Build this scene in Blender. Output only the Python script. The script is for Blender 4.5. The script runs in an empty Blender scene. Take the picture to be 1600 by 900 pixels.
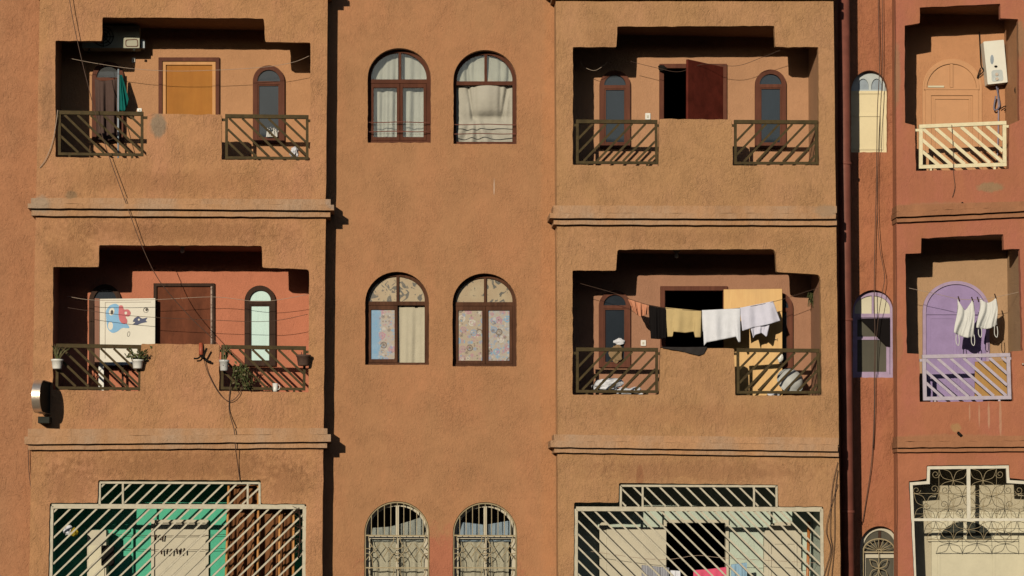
import bpy, bmesh, math, random
from mathutils import Vector, Matrix
from mathutils.geometry import tessellate_polygon

# ------------------------------------------------------------------ camera, sky, sun
scene = bpy.context.scene
COL = scene.collection
F_PX = 4248.0
CAM = Vector((0.0, -36.0, 1.7))
YAW, PITCH, ROLL = math.radians(3.1), math.radians(5.72), 0.0065
ROT = (Matrix.Rotation(-YAW, 3, 'Z') @ Matrix.Rotation(math.pi / 2 + PITCH, 3, 'X') @ Matrix.Rotation(ROLL, 3, 'Z'))
cam_data = bpy.data.cameras.new("camera")
cam_data.sensor_width = 36.0
cam_data.lens = 36.0 * F_PX / 1600.0
cam_data.clip_end = 3000
cam_obj = bpy.data.objects.new("camera", cam_data)
cam_obj.matrix_world = Matrix.Translation(CAM) @ ROT.to_4x4()
COL.objects.link(cam_obj)
scene.camera = cam_obj

SUN_TRAVEL = Vector((0.388, 1.0, -0.261)).normalized()
to_sun = -SUN_TRAVEL
SUN_COL = (1.0, 0.83, 0.60)
SUN_STR = 5.0
world = bpy.data.worlds.new("World")
scene.world = world
world.use_nodes = True
wn = world.node_tree
sky = wn.nodes.new('ShaderNodeTexSky')
sky.sky_type = 'NISHITA'
sky.sun_disc = False
sky.sun_elevation = math.asin(to_sun.z)
sky.sun_rotation = math.atan2(to_sun.x, to_sun.y)
sky.dust_density = 0.7
sky.air_density = 1.0
bg = wn.nodes['Background']
bg.inputs['Strength'].default_value = 0.06
wn.links.new(sky.outputs['Color'], bg.inputs['Color'])
sun = bpy.data.lights.new("sun", 'SUN')
sun.energy = SUN_STR
sun.angle = math.radians(0.5)
sun.color = SUN_COL
sun_obj = bpy.data.objects.new("sun", sun)
sun_obj.rotation_euler = SUN_TRAVEL.to_track_quat('-Z', 'Y').to_euler()
sun_obj.location = (-15, -40, 14)
COL.objects.link(sun_obj)
scene.view_settings.view_transform = 'Standard'
scene.view_settings.look = 'None'
scene.view_settings.exposure = 0.62
scene.view_settings.gamma = 1.0
scene.view_settings.use_curve_mapping = False
scene.cycles.max_bounces = 8
scene.cycles.transparent_max_bounces = 12

# ------------------------------------------------------------------ layout helpers
def at(px, py, Y):
    """Point of the plane y = Y that the survey photograph shows at (px, py)."""
    d = ROT @ Vector(((px - 800) / F_PX, -(py - 450) / F_PX, -1))
    t = (Y - CAM.y) / d.y
    return CAM + d * t

def xz(px, py, Y):
    v = at(px, py, Y)
    return (v.x, v.z)

def XZ(pts, Y):
    return [xz(p[0], p[1], Y) for p in pts]

PXM = 1 / 118.0

class MB:
    def __init__(self):
        self.v, self.f, self.m, self.s = [], [], [], []
    def add(self, verts, faces, mi=0, smooth=False):
        o = len(self.v)
        self.v += [Vector(p) for p in verts]
        for f in faces:
            self.f.append([i + o for i in f]); self.m.append(mi); self.s.append(smooth)
        return self
    def plate(self, outer, holes, Y0, Y1, mi=0, side_mi=None):
        loops = [[(p[0], p[1]) for p in l] for l in [outer] + list(holes)]
        flat = [p for l in loops for p in l]
        n = len(flat)
        tris = tessellate_polygon([[Vector((p[0], p[1], 0)) for p in l] for l in loops])
        verts = [(p[0], Y0, p[1]) for p in flat] + [(p[0], Y1, p[1]) for p in flat]
        self.add(verts, [list(t) for t in tris] + [[i + n for i in reversed(t)] for t in tris], mi)
        o = len(self.v) - 2 * n
        b = 0
        for l in loops:
            k = len(l)
            for i in range(k):
                j = (i + 1) % k
                self.f.append([o + b + i, o + b + j, o + b + j + n, o + b + i + n])
                self.m.append(mi if side_mi is None else side_mi); self.s.append(False)
            b += k
        return self
    def box(self, x0, x1, y0, y1, z0, z1, mi=0):
        v = [(x, y, z) for x in (x0, x1) for y in (y0, y1) for z in (z0, z1)]
        return self.add(v, [[0, 1, 3, 2], [4, 6, 7, 5], [0, 4, 5, 1], [2, 3, 7, 6], [0, 2, 6, 4], [1, 5, 7, 3]], mi)
    def pbox(self, l, t, r, b, Y0, Y1, mi=0):
        return self.plate(XZ([(l, t), (r, t), (r, b), (l, b)], Y0), [], Y0, Y1, mi)
    def beam(self, a, b, w, d, mi=0):
        """square bar from a to b lying in an XZ plane: w across, d along Y"""
        a, b = Vector(a), Vector(b)
        u = (b - a).normalized()
        s = u.cross(Vector((0, 1, 0))).normalized() * (w / 2)
        y = Vector((0, d / 2, 0))
        v = []
        for p in (a, b):
            v += [p - s - y, p + s - y, p + s + y, p - s + y]
        return self.add(v, [[0, 1, 2, 3], [4, 7, 6, 5], [0, 4, 5, 1], [1, 5, 6, 2], [2, 6, 7, 3], [3, 7, 4, 0]], mi)
    def tube(self, pts, r, n=8, mi=0, closed=False):
        pts = [Vector(p) for p in pts]
        rs = r if isinstance(r, (list, tuple)) else [r] * len(pts)
        rings = []
        for i, p in enumerate(pts):
            if closed:
                d = pts[(i + 1) % len(pts)] - pts[i - 1]
            else:
                d = pts[min(i + 1, len(pts) - 1)] - pts[max(i - 1, 0)]
            d.normalize()
            ref = Vector((0, 1, 0)) if abs(d.y) < .9 else Vector((1, 0, 0))
            a = d.cross(ref).normalized(); c = d.cross(a).normalized()
            rings.append([p + (a * math.cos(2 * math.pi * k / n) + c * math.sin(2 * math.pi * k / n)) * rs[i] for k in range(n)])
        v = [q for ring in rings for q in ring]
        f = []
        m = len(pts)
        for i in range(m if closed else m - 1):
            for k in range(n):
                i2 = (i + 1) % m
                f.append([i * n + k, i * n + (k + 1) % n, i2 * n + (k + 1) % n, i2 * n + k])
        self.add(v, f, mi, True)
        if not closed:
            o = len(self.v) - len(v)
            for base in (0, (m - 1) * n):
                self.f.append([o + base + k for k in range(n)]); self.m.append(mi); self.s.append(False)
        return self
    def lathe(self, c, prof, n=20, mi=0):
        c = Vector(c)
        v = [c + Vector((r * math.cos(2 * math.pi * k / n), r * math.sin(2 * math.pi * k / n), z)) for r, z in prof for k in range(n)]
        f = [[i * n + k, i * n + (k + 1) % n, (i + 1) * n + (k + 1) % n, (i + 1) * n + k] for i in range(len(prof) - 1) for k in range(n)]
        self.add(v, f, mi, True)
        o = len(self.v) - len(v)
        for base in (0, (len(prof) - 1) * n):
            self.f.append([o + base + k for k in range(n)]); self.m.append(mi); self.s.append(False)
        return self
    def build(self, name, mats, parent=None, recalc=True, bevel=0):
        if not isinstance(mats, (list, tuple)):
            mats = [mats]
        org = world_loc(parent) if parent else None
        if org is None:
            xs = [p.x for p in self.v]; ys = [p.y for p in self.v]; zs = [p.z for p in self.v]
            org = Vector(((min(xs) + max(xs)) / 2, (min(ys) + max(ys)) / 2, min(zs)))
        me = bpy.data.meshes.new(name)
        me.from_pydata([p - org for p in self.v], [], self.f)
        for m in mats:
            me.materials.append(m)
        for i, p in enumerate(me.polygons):
            p.material_index = self.m[i]; p.use_smooth = self.s[i]
        if recalc:
            bm = bmesh.new(); bm.from_mesh(me)
            bmesh.ops.recalc_face_normals(bm, faces=bm.faces)
            bm.to_mesh(me); bm.free()
        me.update()
        o = bpy.data.objects.new(name, me)
        COL.objects.link(o)
        if parent:
            o.parent = parent
        else:
            o.location = org
        if bevel:
            b = o.modifiers.new("bevel", 'BEVEL'); b.width = bevel; b.segments = 2
            b.limit_method = 'ANGLE'; b.angle_limit = math.radians(40)
        return o

def world_loc(o):
    v = Vector((0, 0, 0))
    while o:
        v += o.location; o = o.parent
    return v

def tag(o, label, cat, group=None):
    o['label'] = label; o['category'] = cat
    if group: o['group'] = group
    return o

def thing(name, label, cat, loc, group=None):
    o = bpy.data.objects.new(name, None)
    o.empty_display_size = .2
    COL.objects.link(o); o.location = loc
    return tag(o, label, cat, group)

def structure(o):
    o['kind'] = 'structure'
    return o

def clean_poly(pts, radii, n=4):
    """round the corners of a pixel polygon; radii is one number or one per corner"""
    out = []
    k = len(pts)
    for i in range(k):
        r = radii[i] if isinstance(radii, (list, tuple)) else radii
        p = Vector(pts[i]).to_2d() if False else Vector((pts[i][0], pts[i][1]))
        a = Vector((pts[i - 1][0], pts[i - 1][1])); b = Vector((pts[(i + 1) % k][0], pts[(i + 1) % k][1]))
        da, db = (a - p), (b - p)
        r = min(r, da.length * .45, db.length * .45)
        p0 = p + da.normalized() * r; p1 = p + db.normalized() * r
        for j in range(n + 1):
            t = j / n
            q = p0 * (1 - t) ** 2 + p * 2 * t * (1 - t) + p1 * t ** 2
            out.append((q.x, q.y))
    return out

def rough(pts, r=2.5, step=11, j=.4, seed=1):
    rnd = random.Random(seed)
    base = clean_poly(pts, r)
    out = []
    k = len(base)
    for i in range(k):
        a, b = base[i], base[(i + 1) % k]
        L = math.hypot(b[0] - a[0], b[1] - a[1])
        out.append(a)
        m = int(L / step)
        for q in range(1, m):
            t = q / m
            nx, ny = -(b[1] - a[1]) / L, (b[0] - a[0]) / L
            e = rnd.gauss(0, j)
            out.append((a[0] + (b[0] - a[0]) * t + nx * e, a[1] + (b[1] - a[1]) * t + ny * e))
    return out

def arch(l, r, top, spring, bottom, n=20, lb=None, rb=None):
    """arched outline in pixels, from bottom left round to bottom right"""
    lb = l if lb is None else lb; rb = r if rb is None else rb
    cx, a, h = (l + r) / 2, (r - l) / 2, spring - top
    pts = [(lb, bottom)]
    for i in range(n + 1):
        t = math.pi - math.pi * i / n
        pts.append((cx + a * math.cos(t), spring - h * math.sin(t)))
    pts.append((rb, bottom))
    return pts

def lerp(a, b, t): return a + (b - a) * t

def poly_at(pl, t):
    if len(pl) == 1: return pl[0]
    L = [math.hypot(pl[i + 1][0] - pl[i][0], pl[i + 1][1] - pl[i][1]) for i in range(len(pl) - 1)]
    s = t * sum(L)
    for i, l in enumerate(L):
        if s <= l or i == len(L) - 1:
            u = min(1, s / l) if l else 0
            return tuple(lerp(pl[i][k], pl[i + 1][k], u) for k in range(len(pl[i])))
        s -= l

def smooth_path(pts, n=8):
    """Catmull-Rom through 3D points"""
    P = [Vector(p) for p in pts]
    out = []
    for i in range(len(P) - 1):
        p0, p1, p2, p3 = P[max(i - 1, 0)], P[i], P[i + 1], P[min(i + 2, len(P) - 1)]
        for j in range(n):
            t = j / n
            out.append(.5 * ((2 * p1) + (p2 - p0) * t + (2 * p0 - 5 * p1 + 4 * p2 - p3) * t * t + (3 * p1 - p0 - 3 * p2 + p3) * t ** 3))
    out.append(P[-1])
    return out

# ------------------------------------------------------------------ materials
def lin(c):
    c /= 255
    return c / 12.92 if c <= .04045 else ((c + .055) / 1.055) ** 2.4

def obs(r, g, b, k=2.55):
    """albedo of a surface that looks (r, g, b) in the full warm sun"""
    return tuple(min(.88, lin(v) / (k * s)) for v, s in zip((r, g, b), SUN_COL))

def new_mat(name):
    m = bpy.data.materials.new(name); m.use_nodes = True
    nt = m.node_tree
    return m, nt, nt.nodes['Principled BSDF']

def N(nt, kind, **kw):
    n = nt.nodes.new(kind)
    for k, v in kw.items():
        if k in n.inputs: n.inputs[k].default_value = v
        else: setattr(n, k, v)
    return n

def noise(nt, vec, scale, detail=4, rough_=.55, dist=0.0):
    n = N(nt, 'ShaderNodeTexNoise')
    n.inputs['Scale'].default_value = scale; n.inputs['Detail'].default_value = detail
    n.inputs['Roughness'].default_value = rough_; n.inputs['Distortion'].default_value = dist
    nt.links.new(vec, n.inputs['Vector'])
    return n

def ramp(nt, fac, p0, p1, c0=(0, 0, 0, 1), c1=(1, 1, 1, 1)):
    r = N(nt, 'ShaderNodeValToRGB')
    r.color_ramp.elements[0].position = p0; r.color_ramp.elements[1].position = p1
    r.color_ramp.elements[0].color = c0; r.color_ramp.elements[1].color = c1
    nt.links.new(fac, r.inputs['Fac'])
    return r

def mixc(nt, fac, a, b, mode='MIX'):
    m = N(nt, 'ShaderNodeMix', data_type='RGBA', blend_type=mode)
    for s, v in ((m.inputs['Factor'], fac), (m.inputs[6], a), (m.inputs[7], b)):
        if isinstance(v, (int, float)): s.default_value = v
        elif isinstance(v, tuple): s.default_value = (*v[:3], 1)
        else: nt.links.new(v, s)
    return m.outputs[2]

def scaled(nt, vec, sx, sy, sz):
    m = N(nt, 'ShaderNodeMapping'); m.inputs['Scale'].default_value = (sx, sy, sz)
    nt.links.new(vec, m.inputs['Vector'])
    return m.outputs['Vector']

def geom(nt): return N(nt, 'ShaderNodeNewGeometry').outputs['Position']

def mathn(nt, op, a, b=None):
    m = N(nt, 'ShaderNodeMath', operation=op)
    for i, v in enumerate((a, b)):
        if v is None: continue
        if isinstance(v, (int, float)): m.inputs[i].default_value = v
        else: nt.links.new(v, m.inputs[i])
    return m.outputs[0]

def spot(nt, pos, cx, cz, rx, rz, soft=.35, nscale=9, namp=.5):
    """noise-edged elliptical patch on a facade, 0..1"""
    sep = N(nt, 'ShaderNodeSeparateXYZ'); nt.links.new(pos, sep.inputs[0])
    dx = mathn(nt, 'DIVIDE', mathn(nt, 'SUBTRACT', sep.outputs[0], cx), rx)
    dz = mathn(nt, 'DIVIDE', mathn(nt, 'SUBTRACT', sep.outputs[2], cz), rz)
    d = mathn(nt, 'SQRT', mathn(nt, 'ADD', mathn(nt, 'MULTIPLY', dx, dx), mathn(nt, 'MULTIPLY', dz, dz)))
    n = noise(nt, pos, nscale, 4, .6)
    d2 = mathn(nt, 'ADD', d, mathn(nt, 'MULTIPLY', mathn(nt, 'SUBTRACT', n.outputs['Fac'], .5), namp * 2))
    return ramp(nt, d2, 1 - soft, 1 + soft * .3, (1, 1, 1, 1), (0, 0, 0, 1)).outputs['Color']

def stucco(name, c, dark=.75, light=1.12, tex=(30, .5, .012), streak=0.25, tint=None, spots=(), grit=.75):
    m, nt, bs = new_mat(name)
    pos = geom(nt)
    big = noise(nt, pos, 1.1, 6, .6, .4)
    mid = noise(nt, pos, 7.0, 5, .65, .3)
    a = tuple(x * dark for x in c); b = tuple(min(.9, x * light) for x in c)
    col = mixc(nt, ramp(nt, big.outputs['Fac'], .3, .7).outputs['Color'], a, b)
    if tint:
        t = noise(nt, pos, .8, 5, .6, .2)
        t.noise_dimensions = '3D'
        col = mixc(nt, ramp(nt, noise(nt, scaled(nt, pos, 1.7, 1, .7), .9, 6, .62).outputs['Fac'], .42, .68).outputs['Color'], col, tint)
    col = mixc(nt, mathn(nt, 'MULTIPLY', ramp(nt, mid.outputs['Fac'], .35, .75).outputs['Color'], .35), col, tuple(x * .74 for x in c))
    # fine mottling
    fm = noise(nt, pos, 19, 4, .7)
    col = mixc(nt, mathn(nt, 'MULTIPLY', ramp(nt, fm.outputs['Fac'], .42, .7).outputs['Color'], .22), col, tuple(x * .8 for x in c))
    # rain streaks with a shape of their own
    st = noise(nt, scaled(nt, pos, 9, 9, .55), 1.0, 5, .62)
    col = mixc(nt, mathn(nt, 'MULTIPLY', ramp(nt, st.outputs['Fac'], .5, .78).outputs['Color'], streak), col, tuple(x * .55 for x in c))
    # pits and grains
    gr = noise(nt, pos, 62, 4, .72)
    col = mixc(nt, mathn(nt, 'MULTIPLY', ramp(nt, gr.outputs['Fac'], .52, .70).outputs['Color'], grit), col, tuple(x * .6 for x in c))
    for (px, py, Y, rx, rz, sc, st_, *nz) in spots:
        x, z = xz(px, py, Y)
        col = mixc(nt, mathn(nt, 'MULTIPLY', spot(nt, pos, x, z, rx * PXM, rz * PXM, *nz), st_), col, sc)
    nt.links.new(col, bs.inputs['Base Color'])
    bs.inputs['Roughness'].default_value = .92
    bs.inputs['Specular IOR Level'].default_value = .15
    h1 = noise(nt, pos, tex[0], 5, .62, tex[1])
    h2 = noise(nt, pos, 110, 3, .6)
    h3 = noise(nt, scaled(nt, pos, 1.25, 1, .8), tex[0] * .36, 5, .68, 1.6)
    trowel = ramp(nt, noise(nt, pos, 2.3, 4, .6, .5).outputs['Fac'], .32, .66, (.25, .25, .25, 1), (1, 1, 1, 1))
    hh_ = mathn(nt, 'ADD', mathn(nt, 'MULTIPLY', h1.outputs['Fac'], 1.5), mathn(nt, 'MULTIPLY', ramp(nt, h3.outputs['Fac'], .36, .66).outputs['Color'], .9))
    h = mathn(nt, 'ADD', mathn(nt, 'MULTIPLY', hh_, trowel.outputs['Color']), mathn(nt, 'MULTIPLY', h2.outputs['Fac'], .3))
    h = mathn(nt, 'ADD', h, mathn(nt, 'MULTIPLY', big.outputs['Fac'], .7))
    bp = N(nt, 'ShaderNodeBump'); bp.inputs['Strength'].default_value = 1.0; bp.inputs['Distance'].default_value = tex[2]
    nt.links.new(h, bp.inputs['Height']); nt.links.new(bp.outputs['Normal'], bs.inputs['Normal'])
    return m

def paint(name, c, rough_=.6, var=.18, scale=6, worn=None, worn_amt=.62, spec=.3, bump=.002, metal=0.0, stretch=(1, 1, 1)):
    m, nt, bs = new_mat(name)
    pos = scaled(nt, geom(nt), *stretch)
    n = noise(nt, pos, scale, 6, .65, .3)
    col = mixc(nt, ramp(nt, n.outputs['Fac'], .3, .7).outputs['Color'], tuple(x * (1 - var) for x in c), tuple(min(.9, x * (1 + var)) for x in c))
    g = noise(nt, pos, scale * 9, 4, .7)
    col = mixc(nt, mathn(nt, 'MULTIPLY', ramp(nt, g.outputs['Fac'], .5, .75).outputs['Color'], var * 1.5), col, tuple(x * .55 for x in c))
    if worn:
        w = noise(nt, pos, scale * 3.3, 6, .72, .6)
        col = mixc(nt, ramp(nt, w.outputs['Fac'], worn_amt, worn_amt + .06).outputs['Color'], col, worn)
    nt.links.new(col, bs.inputs['Base Color'])
    bs.inputs['Roughness'].default_value = rough_
    bs.inputs['Specular IOR Level'].default_value = spec
    bs.inputs['Metallic'].default_value = metal
    bp = N(nt, 'ShaderNodeBump'); bp.inputs['Distance'].default_value = bump; bp.inputs['Strength'].default_value = .8
    nt.links.new(n.outputs['Fac'], bp.inputs['Height']); nt.links.new(bp.outputs['Normal'], bs.inputs['Normal'])
    return m

def wood(name, c, c2, rough_=.55, scale=14, spec=.3, horizontal=False):
    m, nt, bs = new_mat(name)
    pos = scaled(nt, geom(nt), *((.08, 1, 1) if horizontal else (1, 1, .08)))
    n = noise(nt, pos, scale, 8, .68, 1.2)
    n2 = noise(nt, geom(nt), 2.2, 5, .6)
    col = mixc(nt, ramp(nt, n.outputs['Fac'], .32, .68).outputs['Color'], c, c2)
    col = mixc(nt, mathn(nt, 'MULTIPLY', ramp(nt, n2.outputs['Fac'], .4, .7).outputs['Color'], .45), col, tuple(x * .6 for x in c))
    nt.links.new(col, bs.inputs['Base Color'])
    bs.inputs['Roughness'].default_value = rough_; bs.inputs['Specular IOR Level'].default_value = spec
    bp = N(nt, 'ShaderNodeBump'); bp.inputs['Distance'].default_value = .002
    nt.links.new(n.outputs['Fac'], bp.inputs['Height']); nt.links.new(bp.outputs['Normal'], bs.inputs['Normal'])
    return m

def fabric(name, c, var=.12, stripes=None, translucent=.15):
    m, nt, bs = new_mat(name)
    pos = geom(nt)
    n = noise(nt, pos, 9, 5, .6)
    col = mixc(nt, n.outputs['Fac'], tuple(x * (1 - var) for x in c), tuple(min(.9, x * (1 + var)) for x in c))
    if stripes:
        w = N(nt, 'ShaderNodeTexWave', wave_type='BANDS', bands_direction='X')
        w.inputs['Scale'].default_value = stripes[0]; w.inputs['Distortion'].default_value = 1.0
        nt.links.new(pos, w.inputs['Vector'])
        col = mixc(nt, ramp(nt, w.outputs['Fac'], .45, .6).outputs['Color'], col, stripes[1])
    nt.links.new(col, bs.inputs['Base Color'])
    bs.inputs['Roughness'].default_value = 1.0; bs.inputs['Specular IOR Level'].default_value = .02
    wv = noise(nt, pos, 260, 2, .5); cr = noise(nt, pos, 14, 5, .6, .8)
    bp = N(nt, 'ShaderNodeBump'); bp.inputs['Distance'].default_value = .008; bp.inputs['Strength'].default_value = .8
    nt.links.new(mathn(nt, 'ADD', cr.outputs['Fac'], mathn(nt, 'MULTIPLY', wv.outputs['Fac'], .12)), bp.inputs['Height'])
    nt.links.new(bp.outputs['Normal'], bs.inputs['Normal'])
    return m

def glass(name, tint=(.85, .9, .9), refl=.08, dark=None):
    m, nt, bs = new_mat(name)
    out = nt.nodes['Material Output']
    nt.nodes.remove(bs)
    if dark:
        base = N(nt, 'ShaderNodeBsdfPrincipled')
        pos = geom(nt)
        n = noise(nt, scaled(nt, pos, 1, 1, .5), 3.0, 5, .6)
        nt.links.new(mixc(nt, n.outputs['Fac'], tuple(x * .6 for x in dark), tuple(x * 1.4 for x in dark)), base.inputs['Base Color'])
        base.inputs['Roughness'].default_value = .12
        base.inputs['Specular IOR Level'].default_value = .6
        nt.links.new(base.outputs[0], out.inputs['Surface'])
        return m
    tr = N(nt, 'ShaderNodeBsdfTransparent'); tr.inputs['Color'].default_value = (*tint, 1)
    gl = N(nt, 'ShaderNodeBsdfGlossy'); gl.inputs['Roughness'].default_value = .03
    lw = N(nt, 'ShaderNodeFresnel'); lw.inputs['IOR'].default_value = 1.45
    mx = N(nt, 'ShaderNodeMixShader')
    nt.links.new(mathn(nt, 'ADD', lw.outputs[0], refl), mx.inputs[0])
    nt.links.new(tr.outputs[0], mx.inputs[1]); nt.links.new(gl.outputs[0], mx.inputs[2])
    nt.links.new(mx.outputs[0], out.inputs['Surface'])
    return m

def film_flowers(name, base, seed, blue_left=None):
    m, nt, bs = new_mat(name)
    pos = N(nt, 'ShaderNodeVectorMath', operation='ADD'); nt.links.new(geom(nt), pos.inputs[0]); pos.inputs[1].default_value = (seed * 1.7, 0, seed * .9)
    sp_ = N(nt, 'ShaderNodeSeparateXYZ'); nt.links.new(pos.outputs[0], sp_.inputs[0])
    cb_ = N(nt, 'ShaderNodeCombineXYZ'); nt.links.new(sp_.outputs[0], cb_.inputs[0]); nt.links.new(sp_.outputs[2], cb_.inputs[1])
    p = cb_.outputs[0]
    n = noise(nt, p, 26, 5, .7)
    col = mixc(nt, ramp(nt, n.outputs['Fac'], .4, .62).outputs['Color'], base, obs(172, 146, 112))
    for sc, thr, sat in ((7.5, .40, 1), (13, .36, .8), (24, .34, .8)):
        v = N(nt, 'ShaderNodeTexVoronoi', voronoi_dimensions='2D'); v.inputs['Scale'].default_value = sc; v.inputs['Randomness'].default_value = .85
        nt.links.new(p, v.inputs['Vector'])
        sep = N(nt, 'ShaderNodeSeparateColor'); nt.links.new(v.outputs['Color'], sep.inputs[0])
        cr = N(nt, 'ShaderNodeValToRGB'); cr.color_ramp.interpolation = 'CONSTANT'
        cs = [obs(92, 146, 166), obs(170, 104, 116), obs(84, 64, 52), obs(196, 182, 158), obs(160, 116, 116), obs(112, 134, 152)]
        els = cr.color_ramp.elements
        while len(els) < len(cs): els.new(.5)
        for i, c in enumerate(cs):
            els[i].position = i / len(cs); els[i].color = (*c, 1)
        nt.links.new(sep.outputs[0], cr.inputs['Fac'])
        rg = N(nt, 'ShaderNodeMath', operation='SINE'); nt.links.new(mathn(nt, 'MULTIPLY', v.outputs['Distance'], 26), rg.inputs[0])
        inside = mathn(nt, 'LESS_THAN', mathn(nt, 'ADD', v.outputs['Distance'], mathn(nt, 'MULTIPLY', n.outputs['Fac'], .12)), thr)
        keep = mathn(nt, 'GREATER_THAN', sep.outputs[1], .35)
        ring = mathn(nt, 'ADD', mathn(nt, 'MULTIPLY', rg.outputs[0], .35), .62)
        col = mixc(nt, mathn(nt, 'MULTIPLY', mathn(nt, 'MULTIPLY', inside, keep), ring), col, cr.outputs['Color'])
    if blue_left:
        sx = N(nt, 'ShaderNodeSeparateXYZ'); nt.links.new(geom(nt), sx.inputs[0])
        d = mathn(nt, 'ADD', mathn(nt, 'MULTIPLY', mathn(nt, 'SUBTRACT', blue_left, sx.outputs[0]), 9), mathn(nt, 'MULTIPLY', n.outputs['Fac'], 2.2))
        col = mixc(nt, ramp(nt, d, .75, 1.5, (0, 0, 0, 1), (.8, .8, .8, 1)).outputs['Color'], col, obs(84, 146, 172))
    nt.links.new(col, bs.inputs['Base Color'])
    bs.inputs['Roughness'].default_value = .35
    return m

def torn_film(name, seed):
    m, nt, bs = new_mat(name)
    pos = N(nt, 'ShaderNodeVectorMath', operation='ADD'); nt.links.new(geom(nt), pos.inputs[0]); pos.inputs[1].default_value = (seed, 0, seed * 2.1)
    n = noise(nt, pos.outputs[0], 7.5, 5, .55, 1.8)
    n2 = noise(nt, pos.outputs[0], 5, 5, .6)
    c = mixc(nt, n2.outputs['Fac'], obs(140, 100, 58), obs(180, 158, 114))
    tear = ramp(nt, n.outputs['Fac'], .55, .57).outputs['Color']
    nt.links.new(mixc(nt, tear, c, (.012, .014, .014)), bs.inputs['Base Color'])
    bs.inputs['Roughness'].default_value = .4
    return m

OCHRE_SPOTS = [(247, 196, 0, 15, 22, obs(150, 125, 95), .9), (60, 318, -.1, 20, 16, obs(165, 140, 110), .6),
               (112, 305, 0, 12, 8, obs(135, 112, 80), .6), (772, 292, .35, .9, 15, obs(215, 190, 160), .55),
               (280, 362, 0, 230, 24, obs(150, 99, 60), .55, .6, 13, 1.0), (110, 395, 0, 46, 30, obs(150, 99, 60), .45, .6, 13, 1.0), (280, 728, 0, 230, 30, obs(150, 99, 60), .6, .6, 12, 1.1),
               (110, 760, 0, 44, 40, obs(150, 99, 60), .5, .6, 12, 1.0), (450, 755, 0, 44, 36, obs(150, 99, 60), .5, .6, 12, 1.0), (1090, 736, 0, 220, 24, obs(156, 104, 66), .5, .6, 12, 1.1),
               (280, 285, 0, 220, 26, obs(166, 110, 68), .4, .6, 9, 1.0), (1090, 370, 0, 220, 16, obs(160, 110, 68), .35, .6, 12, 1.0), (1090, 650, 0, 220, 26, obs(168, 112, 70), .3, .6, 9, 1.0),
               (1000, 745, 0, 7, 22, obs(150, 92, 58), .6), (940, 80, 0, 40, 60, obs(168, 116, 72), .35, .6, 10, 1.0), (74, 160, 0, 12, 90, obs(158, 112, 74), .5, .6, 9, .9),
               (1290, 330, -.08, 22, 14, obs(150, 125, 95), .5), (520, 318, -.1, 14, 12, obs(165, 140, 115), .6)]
C_BAY = obs(200, 141, 89)
C_MID = obs(187, 130, 83)
C_PINK = obs(188, 124, 80)
M = {}
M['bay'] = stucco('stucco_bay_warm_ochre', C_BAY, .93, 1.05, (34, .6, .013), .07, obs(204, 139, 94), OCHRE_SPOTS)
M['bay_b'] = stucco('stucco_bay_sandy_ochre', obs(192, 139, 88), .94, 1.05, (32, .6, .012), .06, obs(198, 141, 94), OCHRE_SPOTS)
M['mid'] = stucco('stucco_orange_ochre', C_MID, .94, 1.04, (44, .4, .008), .05, obs(196, 131, 84),
                  OCHRE_SPOTS[3:4] + [(858, 420, .35, 16, 700, obs(204, 132, 80), .3), (690, 905, .35, 135, 84, obs(184, 106, 74), .8)], .35)
M['pinkwall'] = stucco('stucco_faded_pink', C_PINK, .93, 1.06, (30, .6, .012), .08, obs(186, 128, 84))
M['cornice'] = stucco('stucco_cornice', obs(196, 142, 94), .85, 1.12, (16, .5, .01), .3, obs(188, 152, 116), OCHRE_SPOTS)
RED_SPOTS = [(1547, 293, .88, 26, 9, obs(150, 125, 85), .7), (1400, 115, .88, 9, 60, obs(158, 120, 82), .6), (1594, 60, .88, 9, 40, obs(150, 118, 80), .6),
             (1493, 668, .88, 10, 8, obs(175, 130, 80), .8), (1405, 540, .88, 8, 30, obs(165, 112, 72), .5),
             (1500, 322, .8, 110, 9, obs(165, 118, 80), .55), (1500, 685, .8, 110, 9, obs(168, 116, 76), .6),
             (1545, 650, .88, 2.2, 26, obs(196, 150, 110), .6), (1530, 648, .88, 1.6, 22, obs(196, 150, 110), .5),
             (1563, 652, .88, 2.6, 30, obs(196, 150, 110), .55), (1515, 645, .88, 1.5, 18, obs(196, 150, 110), .5)]
M['red'] = stucco('stucco_terracotta', obs(184, 112, 74), .86, 1.1, (14, .6, .006), .15, obs(184, 106, 80), RED_SPOTS, .25)
M['redwall'] = stucco('stucco_terracotta_rough', obs(188, 116, 74), .88, 1.1, (22, .8, .014), .15, obs(184, 108, 74), (), .3)
M['side'] = stucco('stucco_bay_sides', obs(207, 147, 94), .94, 1.05, (60, .2, .002), .05, None, (), .2)
M['redside'] = stucco('stucco_red_bay_sides', obs(184, 112, 74), .94, 1.05, (60, .2, .002), .05, None, (), .2)
M['redcornice'] = stucco('stucco_terracotta_cornice', obs(182, 120, 78), .82, 1.1, (18, .5, .006), .4, obs(150, 100, 66), (), .3)
def interior(name, c): return stucco(name, c, .9, 1.06, (50, .3, .004), .12, None, (), .2)
M['in_ul'] = interior('plaster_peach', obs(200, 141, 92))
M['in_ml'] = interior('plaster_salmon', obs(204, 122, 84))
M['in_ur'] = interior('plaster_apricot', obs(196, 140, 95))
M['in_mr'] = interior('plaster_tan', obs(178, 124, 88))
M['in_ll'] = interior('plaster_turquoise', obs(92, 186, 138))
M['in_lr'] = interior('plaster_mint', obs(204, 206, 172))
M['in_ru'] = interior('plaster_orange_tan', obs(206, 141, 91))
M['in_rm'] = interior('plaster_sand', obs(190, 145, 100))
M['in_rl'] = interior('plaster_cream', obs(200, 180, 140))
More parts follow.
